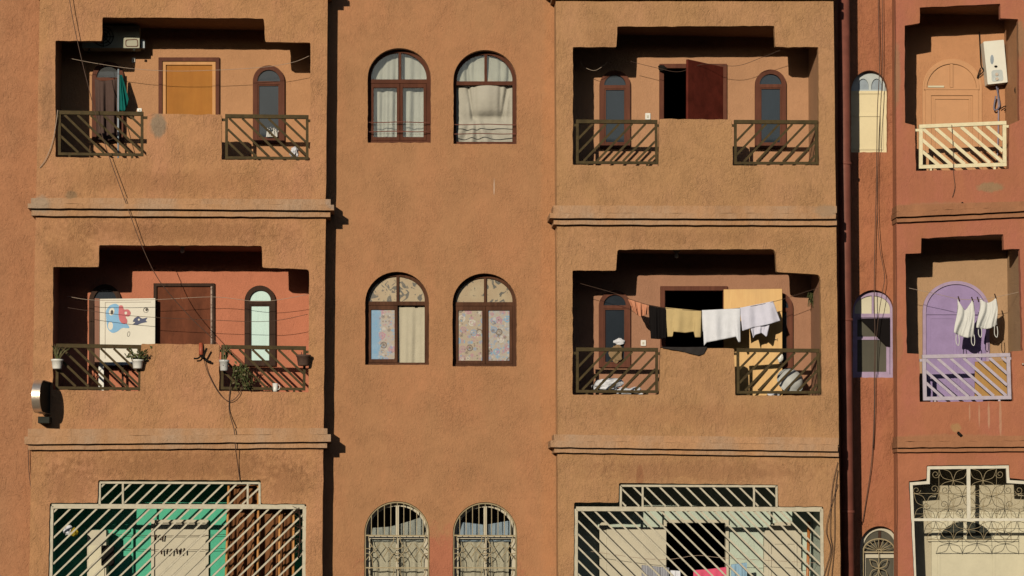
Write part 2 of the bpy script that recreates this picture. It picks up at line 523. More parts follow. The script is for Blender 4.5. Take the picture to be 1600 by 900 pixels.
M['room'] = paint('dark_room', (.03, .022, .018), .95, .2, spec=.02)
M['tile'] = paint('floor_tile', (0.1100, 0.0700, 0.0500), .6, .2, 3)
M['wood'] = wood('brown_varnished_wood', obs(82, 40, 24), obs(104, 56, 34), .7, spec=.1)
M['wood_mid'] = wood('weathered_brown_wood', obs(72, 42, 26), obs(106, 66, 42), .75, spec=.08)
M['wood_in'] = wood('redbrown_wood', obs(92, 50, 34), obs(118, 68, 46), .7, spec=.08)
M['wood_dark'] = wood('dark_stained_wood', obs(54, 36, 26), obs(80, 54, 38), .75, spec=.08)
M['door_panel_old'] = paint('scuffed_brown_door', obs(110, 58, 34), .75, .35, 4, obs(136, 86, 58), .66, stretch=(1, 1, .4), spec=.08)
M['door_orange'] = wood('orange_board', obs(184, 116, 44), obs(172, 104, 38), .7, 6, spec=.1)
M['door_yellow_frame'] = wood('yellow_wood', obs(212, 145, 72), obs(196, 126, 60), .6)
M['door_pine'] = wood('pine_board', obs(222, 168, 88), obs(206, 148, 72), .55, 18)
M['door_red'] = paint('oxblood_door', (.05, .010, .007), .7, .3, spec=.06)
M['door_tan'] = paint('door_orange_tan', obs(205, 142, 88), .6, .06)
M['olive'] = paint('olive_railing_paint', obs(74, 58, 30), .7, .35, 12, obs(104, 62, 36), .6, spec=.1)
M['cream_metal'] = paint('cream_railing_paint', obs(236, 212, 158), .5, .12, 12, obs(170, 120, 70), .68)
M['lilac_metal'] = paint('lilac_railing_paint', obs(190, 170, 166), .6, .12, 12, obs(160, 128, 112), .66, spec=.15)
M['grille'] = paint('ivory_grille_paint', obs(200, 182, 146), .6, .15, 12, obs(150, 92, 52), .62, spec=.15)
M['white_grille'] = paint('white_grille_paint', obs(222, 205, 170), .5, .12, 10, obs(175, 140, 100), .68)
M['thin_grille'] = paint('beige_wrought_iron', obs(170, 146, 104), .6, .2, 10, obs(120, 80, 50), .66, spec=.12)
M['purple'] = paint('purple_paint', obs(160, 132, 158), .6, .12, 5, obs(200, 176, 180), .68, spec=.15)
M['purple_frame'] = paint('purple_frame_paint', obs(176, 146, 158), .6, .15, 7, obs(212, 186, 172), .66, spec=.15)
M['cream'] = paint('cream_gloss_paint', obs(216, 198, 156), .6, .08, 3, spec=.12)
M['creamdoor'] = paint('cream_door_paint', obs(204, 186, 150), .6, .08, 3, spec=.12)
M['shutter'] = paint('pale_yellow_shutter', obs(240, 212, 156), .6, .06, 3, spec=.1)
M['bluewhite'] = paint('pale_blue_white_paint', obs(190, 188, 170), .55, .12, 8)
M['greyblue'] = paint('grey_blue_board', obs(150, 155, 150), .5, .15, 8)
M['glass'] = glass('window_glass', (.96, .98, .98), .02)
M['glass_dark'] = glass('dark_window_glass', dark=obs(44, 48, 50))
M['glass_grey'] = glass('dusty_grey_glass', dark=obs(96, 88, 70))
M['glass_mint'] = paint('curtained_pale_glass', obs(190, 214, 190), .35, .08, 6, spec=.5, stretch=(1, 1, .2))
M['white'] = paint('white_plastic', obs(235, 222, 195), .4, .06)
M['whitecool'] = paint('white_enamel', obs(238, 224, 192), .3, .04, 4, spec=.5)
M['black'] = paint('black_rubber', (.006, .0055, .0055), .85, .2, spec=.05)
M['darkmetal'] = paint('dark_green_metal', (.009, .011, .010), .7, .2, spec=.1)
M['silver'] = paint('brushed_silver', (.62, .55, .48), .28, .1, 30, metal=.9, stretch=(.2, 1, 4))
M['pipe'] = paint('oxide_red_pipe', obs(128, 70, 52), .6, .25, 4, spec=.15)
M['redstub'] = paint('rusty_red_pipe', (0.1540, 0.0350, 0.0175), .6, .3, 10)
M['copper'] = paint('copper_pipe', obs(180, 105, 45), .45, .2, 10)
M['cable'] = paint('dark_cable', (0.0315, 0.0154, 0.0105), .6, .2)
M['cable_light'] = paint('pale_cord', obs(180, 150, 120), .7, .2)
M['leaf'] = paint('leaf_green', obs(80, 84, 38), .6, .45, 30)
M['leaf2'] = paint('dusty_leaf', obs(104, 88, 50), .6, .4, 30)
M['cement'] = paint('cement', obs(150, 130, 105), .9, .2)
M['board_white'] = paint('off_white_board', obs(226, 210, 178), .5, .05, 3)
M['board_edge'] = wood('orange_brown_edge', obs(150, 78, 40), obs(120, 60, 30))
M['board_line'] = paint('pencil_grey', obs(170, 150, 125), .7, .1)
M['p_blue'] = paint('blue_paint_mark', obs(128, 175, 195), .6, .1)
M['p_pink'] = paint('pink_paint_mark', obs(205, 95, 95), .6, .1)
M['p_navy'] = paint('navy_paint_mark', obs(50, 62, 92), .6, .1)
M['p_black'] = paint('black_paint_mark', (.015, .014, .014), .6, .1)
M['ply'] = wood('orange_plywood', obs(184, 132, 62), obs(172, 120, 52), .6, 10)
M['reed'] = wood('brown_reed_cloth', obs(150, 98, 58), obs(104, 62, 36), .9, 10, .02)

# ------------------------------------------------------------------ ground
g = MB().add([(-400, -400, 0), (400, -400, 0), (400, 400, 0), (-400, 400, 0)], [[0, 1, 2, 3]])
structure(g.build('ground', stucco('dusty_earth', (.07, .055, .042), .85, 1.1, (6, .5, .02), 0)))
g = MB().add([(-60, -14, .004), (60, -14, .004), (60, -2.6, .004), (-60, -2.6, .004)], [[0, 1, 2, 3]])
structure(g.build('road', paint('worn_asphalt', (.06, .055, .05), .9, .25, 3)))
structure(MB().box(-60, 60, -2.6, 1.4, -.1, .13).build('pavement', paint('paving_concrete', (.09, .075, .06), .9, .2, 3)))

# ------------------------------------------------------------------ buildings
opp = thing('apartment_building', 'plain earth coloured building behind the viewer, added to block low sky and darken reflections', 'building', (0, -63, 0))  # unseen row across the street, added to block low sky and darken window reflections
hl_ = [[(x, z), (x, z + 1.4), (x + 1.1, z + 1.4), (x + 1.1, z)] for x in range(-68, 70, 4) for z in (1.2, 4.4, 7.6, 10.8)]
MB().plate([(-75, 0), (-75, 15), (75, 15), (75, 0)], hl_, -62.4, -62).build('facade', stucco('stucco_plain_earth', obs(168, 112, 72), .85, 1.1), opp)
MB().box(-75, 75, -72, -62.41, 0, 14.9).build('building_block', M['room'], opp)
ochre = thing('apartment_building', 'long ochre apartment building with two projecting balcony bays beside a column of brown arched windows',
              'building', (0, .6, 0))
terra = thing('apartment_building', 'terracotta red building at the right edge with purple door and pale railings',
              'building', (8.2, 1.6, 0))

def bay_left_x(y): return 62 - .018 * y
def bay_left_r(y): return 512 - .0095 * y
def bay_right_l(y): return 868.5 + .004 * y
def bay_right_r(y): return 1302 + .0125 * y

UL = [(86.5, 63.5), (159, 64), (160, 27), (412, 29), (414.5, 65.5), (485, 66.5), (484.5, 251), (346, 249.5), (346.5, 179), (230.5, 177.5), (229, 247.5), (86.5, 245.5)]
ML = [(83, 417), (154, 417), (155, 383), (409, 384), (410, 418), (483, 421), (482, 613), (342, 611), (343, 538), (221, 537), (219, 611), (82, 609)]
LL = [(77.8, 786), (152, 786), (153.5, 750), (407.5, 750), (408.2, 787), (478.6, 787.5), (476, 1012), (72.5, 1012)]
UR = [(895, 73.6), (963, 73.6), (964.4, 41.5), (1210, 40.4), (1211.4, 73), (1278.6, 73.6), (1280, 258.7), (1144.6, 258.7), (1143.8, 187), (1030.5, 186), (1029, 260), (895, 257.6)]
MR = [(894.5, 422.7), (962.4, 422.7), (964.7, 390), (1212, 389), (1213.5, 425), (1282, 429), (1284, 618), (1148.7, 618), (1147, 544.5), (1032, 543.5), (1030, 616.5), (894.5, 617)]
LR = [(897, 785), (966.4, 785.4), (967, 754.5), (1216, 757.5), (1216.6, 791.5), (1286.8, 791.5), (1289.3, 1012), (896, 1012)]
RU = [(1413.5, 40), (1437, 36), (1437, 11.7), (1563, 5.8), (1563.3, 28.6), (1591, 30), (1593, 188), (1577, 195), (1576.5, 264), (1431, 267), (1429.5, 196), (1414, 192)]
RM = [(1414.6, 396.4), (1439, 395.5), (1439.6, 372), (1567.6, 366), (1568.5, 390), (1593.4, 389), (1598, 548), (1580.5, 549), (1583.5, 627), (1437, 628), (1436, 553), (1417, 552)]
RL = [(1420, 752), (1447.5, 748), (1448, 727.5), (1577, 726), (1578, 747), (1618, 752), (1623, 1012), (1434, 1012)]

D_BACK = .94     # back wall of the balconies, metres behind the bay front
Y_MID = .35      # main wall between the bays
Y_TW, Y_TB = 1.15, .88
D_TB = Y_TB + .90

def bay_front(name, lf, rf, openings, Y0, mat, parent, yb, ys=(-90, 1069), r=2.2, seed=3, sides=True):
    ys_l = [ys[0] + (ys[1] - ys[0]) * i / 40 for i in range(41)]
    rnd = random.Random(seed)
    outer = [(lf(y) + rnd.gauss(0, .25), y) for y in ys_l] + [(rf(y) + rnd.gauss(0, .25), y) for y in reversed(ys_l)]
    mb = MB()
    mb.plate(XZ(outer, Y0), [XZ(rough(o, rr, 9, .3, seed + i), Y0) for i, (o, rr) in enumerate(openings)], Y0, Y0 + .1)
    if sides:
        L = XZ([(lf(y), y) for y in ys], Y0); R = XZ([(rf(y), y) for y in ys], Y0)
        sd = MB()
        sd.plate([L[0], (L[0][0] + .1, L[0][1]), (L[1][0] + .1, L[1][1]), L[1]], [], Y0 + .1, yb)
        sd.plate([R[0], (R[0][0] - .1, R[0][1]), (R[1][0] - .1, R[1][1]), R[1]], [], Y0 + .1, yb)
        sd.build('bay_side', M['side'] if parent is ochre else M['redside'], parent)
    return mb.build(name, mat, parent, bevel=.012)

bay_front('balcony_front', bay_left_x, bay_left_r, [(UL, 2.5), (ML, [2, 2, 2, 3, 3, 5, 2, 2, 2, 2, 2, 2]), (LL, 3)], 0, M['bay'], ochre, Y_MID + .1)
bay_front('balcony_front', bay_right_l, bay_right_r, [(UR, 2), (MR, [2, 2, 4, 9, 3, 8, 3, 3, 3, 3, 3, 3]), (LR, 3)], 0, M['bay_b'], ochre, Y_TW + .02, seed=11)
bay_front('balcony_front', lambda y: 1399.5 + .004 * y, lambda y: 1700, [(RU, 1.2), (RM, 1.2), (RL, 1.5)], Y_TB, M['red'], terra, Y_TW + .02, seed=21)

# main walls with window holes
CW = {   # centre windows: l, r, apex, spring, bottom
    'ul': (574.5, 673.3, 75, 122, 223), 'ur': (708.5, 807.5, 78, 125, 225),
    'ml': (570.5, 670.3, 424.5, 473, 570), 'mr': (707, 807.5, 427, 475, 572.5),
    'll': (569.3, 671.3, 783, 833, 995), 'lr': (707.4, 808, 784.5, 834, 995)}
TW = {'u': (1330, 1387, 110, 143, 238), 'm': (1332.5, 1397, 453, 486, 590), 'l': (1344, 1405, 822, 853, 985)}

def wall(px_poly, holes, Y, t, mat, parent, name='main_wall'):
    return MB().plate(XZ(px_poly, Y), [XZ(rough(h, 1.2, 6, .22, 5 + i), Y) for i, h in enumerate(holes)], Y, Y + t).build(name, mat, parent, bevel=.01)

wall([(490, -90), (885, -90), (891, 1069), (481, 1069)], [arch(*v) for v in CW.values()], Y_MID, .22, M['mid'], ochre)
wall([(-420, -90), (82, -90), (66, 1069), (-420, 1069)], [], Y_MID, .22, M['pinkwall'], ochre)
wall([(1285, -90), (1405, -90), (1411, 1069), (1290, 1069)], [arch(*v) for v in TW.values()], Y_TW, .2, M['redwall'], terra)

# cornices: three stacked courses wrapped round each bay
def cornice(l, r, lines_l, lines_r, prot, Yf, yb, mat, parent, ext_l=True, ext_r=True, slope=True):
    """lines_*: pixel rows at the left and right end of the course borders, top to bottom; prot: projection of each course"""
    mb = MB()
    rnd = random.Random(int(l))
    k = 118.0
    for i, p in enumerate(prot):
        pe = (.055, .10, .05)[i]; el = pe * k if ext_l else 0; er = pe * k if ext_r else 1.5 * (i + 1) % 3
        x0, x1 = l - el, r + er
        n = 30
        Y0 = Yf - p
        tp, bt = [], []
        for q in range(n + 1):
            t = q / n
            tp.append((lerp(x0, x1, t), lerp(lines_l[i][0], lines_r[i][0], t) + rnd.gauss(0, .22)))
            bt.append((lerp(x0, x1, t), lerp(lines_l[i][1], lines_r[i][1], t) + rnd.gauss(0, .22)))
        mb.plate(XZ(tp + bt[::-1], Y0), [], Y0, yb)
    return mb.build('cornice', mat, parent, bevel=.008)

cp = (.07, .15, .075)
cornice(55, 510, [(309, 318), (318, 325), (326, 337)], [(311.5, 320), (320, 328.5), (329.5, 339)], cp, 0, Y_MID + .02, M['cornice'], ochre)
cornice(50, 505, [(670, 682), (682, 694), (695, 703)], [(669, 678.5), (678.5, 690), (691, 699.5)], cp, 0, Y_MID + .02, M['cornice'], ochre)
cornice(62, 512, [(-38, -27), (-27, -19), (-18, -8)], [(-36, -25), (-25, -17), (-16, -7)], cp, 0, Y_MID + .02, M['cornice'], ochre)
cornice(871, 1306, [(321, 333), (333, 340.7), (341.7, 350.7)], [(322, 333), (333, 342), (343, 352)], cp, 0, Y_MID + .02, M['cornice'], ochre, ext_r=False)
cornice(872, 1309, [(679, 688.5), (688.5, 698.5), (699.5, 707)], [(684, 695), (695, 705), (706, 713.5)], cp, 0, Y_MID + .02, M['cornice'], ochre, ext_r=False)
cornice(869, 1302, [(-28, -18), (-18, -11), (-10, -2)], [(-27, -17), (-17, -10), (-9, -2)], cp, 0, Y_MID + .02, M['cornice'], ochre, ext_r=False)
cornice(1401, 1700, [(321, 331), (331, 339), (341, 347.5)], [(311, 318), (318, 325), (327, 334)], (.06, .13, .065), Y_TB, Y_TW, M['redcornice'], terra, ext_l=False, ext_r=False)
cornice(1402, 1700, [(682, 690), (690, 699.3), (701, 706.5)], [(680, 688), (688, 697), (699, 704)], (.06, .13, .065), Y_TB, Y_TW, M['redcornice'], terra, ext_l=False, ext_r=False)

# recessed balconies: lining, back wall, dark room behind
def recess(op, Y0, D, mat, parent, holes, floor_px, depth_room=3.0):
    pts = XZ(op, Y0)
    xs = [p[0] for p in pts]
    x0, x1 = min(xs) - .015, max(xs) + .015
    zt = max(p[1] for p in pts) + .02
    zf = xz(op[-1][0], floor_px, Y0)[1]
    mb = MB()
    ya, yb = Y0 + .1, D + .1
    mb.box(x0 - .1, x0, ya, yb, zf - .1, zt + .1)
    mb.box(x1, x1 + .1, ya, yb, zf - .1, zt + .1)
    mb.box(x0, x1, ya, yb, zt, zt + .1)
    mb.box(x0, x1, ya, yb, zf - .1, zf, 1)
    mb.build('balcony_lining', [mat, M['tile']], parent)
    e = .001
    MB().plate([(x0 + e, zf + e), (x1 - e, zf + e), (x1 - e, zt - e), (x0 + e, zt - e)], [XZ(h, D) for h in holes], D, D + .09).build('back_wall', mat, parent)
    room(x0, x1, D + .101, D + .101 + depth_room, zf, zt, parent)
    return x0, x1, zf, zt

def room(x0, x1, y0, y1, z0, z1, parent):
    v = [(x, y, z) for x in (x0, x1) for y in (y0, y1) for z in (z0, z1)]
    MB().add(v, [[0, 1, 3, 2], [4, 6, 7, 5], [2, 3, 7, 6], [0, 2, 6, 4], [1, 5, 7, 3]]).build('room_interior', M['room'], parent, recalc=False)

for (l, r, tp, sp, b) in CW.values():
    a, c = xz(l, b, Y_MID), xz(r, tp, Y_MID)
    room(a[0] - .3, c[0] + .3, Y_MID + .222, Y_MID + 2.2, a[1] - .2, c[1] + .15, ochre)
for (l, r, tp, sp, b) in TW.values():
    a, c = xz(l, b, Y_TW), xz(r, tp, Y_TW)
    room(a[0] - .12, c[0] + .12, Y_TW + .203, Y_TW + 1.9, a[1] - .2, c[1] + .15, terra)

def rect(l, t, r, b): return [(l, b), (l, t), (r, t), (r, b)]

# --- windows and doors --------------------------------------------------------------------
def pane(outline, Y, mat, parent, name='pane', th=.006):
    return MB().plate(XZ(outline, Y), [], Y, Y + th).build(name, mat, parent)

def slim_arch_window(parent, l, r, tp, sp, b, Y, mat, gl, fw=7.0, tr=(None, None), gl2=None, proud=.05):
    """narrow balcony window: arched frame, transom, one pane above and one below"""
    t0, t1 = tr if tr[0] else (sp, sp + 5)
    Yf = Y - proud
    hole_top = arch(l + fw, r - fw, tp + fw, min(sp, t0), t0)
    hole_low = rect(l + fw + .6, t1, r - fw - .6, b - 6)
    fr = MB().plate(XZ(arch(l, r, tp, sp, b), Yf), [XZ(hole_top, Yf), XZ(hole_low, Yf)], Yf, Yf + .07).build('window', mat, parent, bevel=.006)
    # inner sash
    MB().plate(XZ(rect(l + fw + .7, t1 + .1, r - fw - .7, b - 6.1), Yf + .012), [XZ(rect(l + fw + 2.6, t1 + 2, r - fw - 2.6, b - 8.5), Yf + .012)], Yf + .012, Yf + .05).build('sash', mat, fr)
    pane(arch(l + fw - 1, r - fw + 1, tp + fw - 1, min(sp, t0), t0 + 1), Yf + .035, gl2 or gl, fr)
    pane(rect(l + fw, t1, r - fw, b - 5), Yf + .035, gl, fr)
    return fr

def slim_hole(l, r, tp, sp, b): return arch(l + 3, r - 3, tp + 3, sp, b - 3)

W_UL1 = (143.5, 193.5, 96, 121, 221); W_UL2 = (395, 444.5, 102, 127, 223)
W_ML1 = (139, 189, 444, 470, 572); W_ML2 = (382, 430.5, 446, 471, 571.5)
W_UR1 = (937, 985, 110, 133, 230.5); W_UR2 = (1180, 1228.5, 108.5, 132, 231)
W_MR1 = (936, 985, 453.5, 478, 574); W_MR2 = (1190, 1239, 456, 481, 575)

D = D_BACK
box_ul = recess(UL, 0, D, M['in_ul'], ochre, [slim_hole(*W_UL1), slim_hole(*W_UL2), rect(252, 95, 338, 285)], 292)
box_ml = recess(ML, 0, D, M['in_ml'], ochre, [slim_hole(*W_ML1), slim_hole(*W_ML2), rect(244, 447, 331, 640)], 652)
box_ll = recess(LL, 0, D + .1, M['in_ll'], ochre, [], 1010)
box_ur = recess(UR, 0, D, M['in_ur'], ochre, [slim_hole(*W_UR1), slim_hole(*W_UR2), rect(1037.5, 106, 1130, 290)], 302)
box_mr = recess(MR, 0, D, M['in_mr'], ochre, [slim_hole(*W_MR1), slim_hole(*W_MR2), rect(1040, 455, 1131, 645)], 660)
box_lr = recess(LR, 0, D + .1, M['in_lr'], ochre, [rect(1042, 818, 1134, 1008)], 1010)
box_ru = recess(RU, Y_TB, D_TB, M['in_ru'], terra, [], 310)
box_rm = recess(RM, Y_TB, D_TB, M['in_rm'], terra, [], 670)
box_rl = recess(RL, Y_TB, D_TB - .1, M['in_rl'], terra, [], 1010)

slim_arch_window(ochre, *W_UL1, D, M['wood_in'], M['glass_dark'])
slim_arch_window(ochre, *W_UL2, D, M['wood_in'], M['glass_dark'], tr=(127, 132))
slim_arch_window(ochre, *W_ML1, D, M['wood_dark'], M['glass_dark'])
slim_arch_window(ochre, *W_ML2, D, M['wood_dark'], M['glass_mint'], tr=(470, 476), fw=7.5)
slim_arch_window(ochre, *W_UR1, D, M['wood_in'], M['glass_dark'], tr=(133, 138.5))
slim_arch_window(ochre, *W_UR2, D, M['wood_in'], M['glass_dark'], tr=(131.5, 137))
slim_arch_window(ochre, *W_MR1, D, M['wood_in'], M['glass_dark'], tr=(477, 482))
slim_arch_window(ochre, *W_MR2, D, M['wood_in'], M['glass_dark'])

def frame_rect(l, t, r, b, w, Y0, Y1, mat, parent, name):
    return MB().plate(XZ([(l, b), (l, t), (r, t), (r, b), (r - w, b), (r - w, t + w), (l + w, t + w), (l + w, b)], Y0), [], Y0, Y1).build(name, mat, parent, bevel=.005)

# upper left door: brown frame, yellow inner frame, flat orange board
d = frame_rect(247.5, 89.5, 343, 288, 6.2, D - .04, D + .05, M['wood_in'], ochre, 'door')
frame_rect(253.8, 96, 337, 288, 5.5, D - .02, D + .05, M['door_yellow_frame'], d, 'inner_frame')
MB().pbox(258.5, 100.5, 332, 288, D + .005, D + .04).build('door_panel', M['door_orange'], d)
# middle left door: dark frame, scuffed brown panel
d = frame_rect(239.8, 442.5, 335.5, 645, 5, D - .04, D + .05, M['wood_dark'], ochre, 'door')
MB().pbox(244.6, 447.6, 330.5, 645, D - .005, D + .04).build('door_panel', M['door_panel_old'], d)
mb = MB()
mb.pbox(329, 447, 331.5, 545, D - .045, D - .041)
mb.build('bare_edge_strip', paint('worn_pale_edge', obs(170, 140, 115), .7, .4, 10, obs(80, 45, 28), .52), d)
# upper right door: frame and one oxblood leaf swung outward
d = frame_rect(1030.5, 99.5, 1136, 300, 7, D - .04, D + .05, M['wood_in'], ochre, 'door')
hinge = at(1130, 104.5, D - .045); hb = at(1130, 298, D - .045)
u = Vector((-.62, -.60, 0)).normalized() * .77
tn = Vector((u.y, -u.x, 0)).normalized() * .035
def slab(a, b, u, tn):
    v = [a, a + u, b + u, b]
    return v + [p + tn for p in v]
mb = MB(); mb.add(slab(hinge, hb, u, tn), [[0, 1, 2, 3], [7, 6, 5, 4], [0, 4, 5, 1], [1, 5, 6, 2], [2, 6, 7, 3], [3, 7, 4, 0]])
mb.build('door_leaf', M['door_red'], d, bevel=.004)
# middle right door: frame and a pine leaf folded back over the wall
d = frame_rect(1032, 447, 1137, 650, 7, D - .04, D + .05, M['wood_in'], ochre, 'door')
hinge = at(1131, 452.5, D - .05); hb = at(1131, 650, D - .05)
u = Vector((.78, -.18, 0)); tn = Vector((u.y, -u.x, 0)).normalized() * .04
mb = MB(); mb.add(slab(hinge, hb, u, tn), [[0, 1, 2, 3], [7, 6, 5, 4], [0, 4, 5, 1], [1, 5, 6, 2], [2, 6, 7, 3], [3, 7, 4, 0]])
leaf = mb.build('door_leaf', M['door_pine'], d, bevel=.004)
mb = MB(); p = at(1216, 531, .70)
mb.tube([p + Vector((-.05, -.005, 0)), p + Vector((.06, -.005, 0))], .009)
mb.tube([p + Vector((-.01, -.01, -.02)), p + Vector((-.01, -.01, .02))], .006)
mb.build('latch', M['darkmetal'], leaf)

# centre windows
def centre_window(key, mat, top_mats, low, Yoff=.12, tr=None, wood_w=5.5):
    l, r, tp, sp, b = CW[key]
    Y = Y_MID + Yoff
    t0, t1 = tr
    c = (l + r) / 2 + 1
    L, R = l - 2, r - 1.2
    hl = [(L + wood_w + 2, t0)] + [q for q in arch(L + wood_w + 2, R - wood_w, tp + 7.5, t0 - 2, t0)[1:-1] if q[0] < c - 2] + [(c - 2, t0)]
    # trim the lunette at the mullion
    full = arch(L + wood_w + 2, R - wood_w, tp + 7.5, t0 - 2, t0, 40)
    def top_at(x):
        best = min((q for q in full[1:-1]), key=lambda q: abs(q[0] - x)); return best[1]
    hl = [(L + wood_w + 2, t0)] + [q for q in full[1:-1] if q[0] < c - 2.2] + [(c - 2, top_at(c - 2)), (c - 2, t0)]
    hr = [(c + 2, t0), (c + 2, top_at(c + 2))] + [q for q in full[1:-1] if q[0] > c + 2.2] + [(R - wood_w, t0)]
    low_hole = rect(L + wood_w + 1, t1, R - wood_w, b - 3.5)
    fr = MB().plate(XZ(arch(L - 2, R + 2, tp - 1, sp, b + 3), Y), [XZ(hl, Y), XZ(hr, Y), XZ(low_hole, Y)], Y, Y + .06).build('window', mat, ochre, bevel=.006)
    for hp, mt in zip((hl, hr), top_mats):
        pane(hp, Y + .03, mt, fr)
    sides = ((L + wood_w + 1.2, c - .25), (c + .25, R - wood_w - .2))
    for (a, e), mt in zip(sides, low):
        if mt is None: continue
        s = 4.6
        ca = MB().plate(XZ(rect(a, t1 + .2, e, b - 3.7), Y + .01), [XZ(rect(a + s, t1 + 7, e - s, b - 9), Y + .01)], Y + .01, Y + .05).build('casement', mat, fr, bevel=.005)
        pane(rect(a + s - .6, t1 + 6.4, e - s + .6, b - 8.4), Y + .03, mt, fr)
    return fr, Y

G = M['glass']
centre_window('ul', M['wood'], (G, G), (G, G), tr=(124, 130))
centre_window('ur', M['wood'], (G, G), (None, None), tr=(127, 133))
TF = [torn_film('torn_paper_film_%s' % w, s) for w, s in (('one', 3.1), ('two', 7.7), ('three', 12.9), ('four', 18.2))]
fl1 = film_flowers('blue_flower_film', obs(160, 150, 138), 2, xz(591, 520, Y_MID)[0])
fl2 = film_flowers('flower_film_warm', obs(164, 144, 114), 5); fl3 = film_flowers('flower_film_cool', obs(160, 154, 142), 9)
centre_window('ml', M['wood_mid'], TF[:2], (fl1, None), tr=(471, 477))
centre_window('mr', M['wood_mid'], TF[2:], (fl2, fl3), tr=(472, 478))

# thin guard wires across the two upper windows
for key in ('ul', 'ur'):
    l, r, tp, sp, b = CW[key]
    for dy, y0 in ((0, 191), (1, 205.5)):
        yy = y0 + (3.5 if key == 'ur' else 0)
        pts = [at(lerp(l - 1, r + 1, t), yy + .5 * math.sin(9 * t + dy), Y_MID + .05) for t in [i / 20 for i in range(21)]]
        MB().tube(pts, .006, 6).build('guard_wire', M['pipe'], ochre)

# --- ground floor arched windows behind wrought iron
def lower_window(key, parent, Y, curtain_mat):
    l, r, tp, sp, b = CW[key]
    c = (l + r) / 2 + .5
    Yw = Y + .13
    t0, t1 = 836, 842
    full = arch(l + 7, r - 6, tp + 8, sp - 1, t0, 40)
    hl = [(l + 7, t0)] + [q for q in full[1:-1] if q[0] < c - 2.6] + [(c - 2.4, tp + 8), (c - 2.4, t0)]
    hr = [(c + 2.4, t0), (c + 2.4, tp + 8)] + [q for q in full[1:-1] if q[0] > c + 2.6] + [(r - 6, t0)]
    lo1 = rect(l + 9, t1, c - 2, b - 4); lo2 = rect(c + 2, t1, r - 9, b - 4)
    fr = MB().plate(XZ(arch(l - 2, r + 1, tp - 1, sp, b + 3), Yw), [XZ(h, Yw) for h in (hl, hr, lo1, lo2)], Yw, Yw + .06).build('window', M['creamdoor'], parent, bevel=.006)
    for h in (hl, hr):
        pane(h, Yw + .03, M['glass'], fr)
    for h in (lo1, lo2):
        pane(h, Yw + .03, M['glass'], fr)
    # wrought iron grille, flush in the opening
    Yg = Y + .03
    gm = MB()
    gm.tube([at(q[0], q[1], Yg) for q in arch(l + 1.5, r - 1.5, tp + 2, sp, 985, 24)], .011, 6)
    for yy in (836.5, 887, 940): gm.beam(at(l + 1, yy, Yg), at(r - 1, yy + .6, Yg), .016, .012)
    gr = gm.build('window_grille', M['thin_grille'], parent)
    fa = arch(l + 1.5, r - 1.5, tp + 2, sp, 836, 60)[1:-1]
    n = 9
    for i in range(n):
        x = lerp(l + 11, r - 10, i / (n - 1))
        y = min(fa, key=lambda q: abs(q[0] - x))[1]
        MB().beam(at(x, y, Yg), at(x, 837 if i != 4 else 985, Yg), .009, .009).build('grille_bar', M['thin_grille'], gr)
    sc = MB()
    for row in range(3):
        y0 = 837 + row * 51
        for k in range(4):
            xa, xb = lerp(l + 2, r - 2, k / 4), lerp(l + 2, r - 2, (k + 1) / 4)
            cx = (xa + xb) / 2
            flip = 1 if k % 2 else -1
            sc.tube(smooth_path([at(cx - flip * 10, y0 + 12, Yg), at(cx, y0 + 24, Yg), at(cx + flip * 10, y0 + 36, Yg), at(cx + flip * 15, y0 + 41, Yg)], 5), .006, 6)
            sc.tube(smooth_path([at(cx + flip * 7, y0, Yg), at(cx + flip * 7, y0 + 8, Yg), at(cx + flip * 1, y0 + 18, Yg), at(cx - flip * 10, y0 + 35, Yg)], 5), .006, 6)
            sc.tube(smooth_path([at(xa, y0 + 20, Yg), at(xa + 5, y0 + 20, Yg), at(xa + 10, y0 + 16, Yg)] if flip < 0 else [at(xb, y0 + 20, Yg), at(xb - 5, y0 + 20, Yg), at(xb - 10, y0 + 16, Yg)], 5), .006, 6)
            sc.tube(smooth_path([at(xa, y0 + 28, Yg), at(xa + 5, y0 + 28, Yg), at(xa + 10, y0 + 34, Yg), at(xa + 11, y0 + 48, Yg)] if flip < 0 else [at(xb, y0 + 28, Yg), at(xb - 5, y0 + 28, Yg), at(xb - 10, y0 + 34, Yg), at(xb - 11, y0 + 48, Yg)], 5), .006, 6)
    sc.build('scrollwork', M['thin_grille'], gr)
    return fr
lower_window('ll', ochre, Y_MID, None)
lower_window('lr', ochre, Y_MID, None)

# --- railings -----------------------------------------------------------------------------
def clip_diag(l, t, r, b, s, m, off=0.0):
    """segments of a family of slanted lines inside a pixel box; m>0 falls to the right"""
    segs = []
    h = b - t
    x = l - (h / abs(m)) - s + off
    while x < r + h / abs(m) + s:
        # param along y from t to b; for m>0: x increases as y increases
        if m > 0: xa, xb = x, x + h / m
        else: xa, xb = x + h / -m, x
        pts = []
        ya, yb2 = t, b
        # clip in x
        def clip(x0, y0, x1, y1):
            for bound, sgn in ((l, 1), (r, -1)):
                if sgn * (x0 - bound) < 0 and sgn * (x1 - bound) < 0: return None
                if sgn * (x0 - bound) < 0:
                    q = (bound - x0) / (x1 - x0); x0, y0 = bound, y0 + (y1 - y0) * q
                elif sgn * (x1 - bound) < 0:
                    q = (bound - x0) / (x1 - x0); x1, y1 = bound, y0 + (y1 - y0) * q
            return x0, y0, x1, y1
        c = clip(xa, ya, xb, yb2)
        if c and math.hypot(c[2] - c[0], c[3] - c[1]) > 9: segs.append(c)
        x += s
    return segs

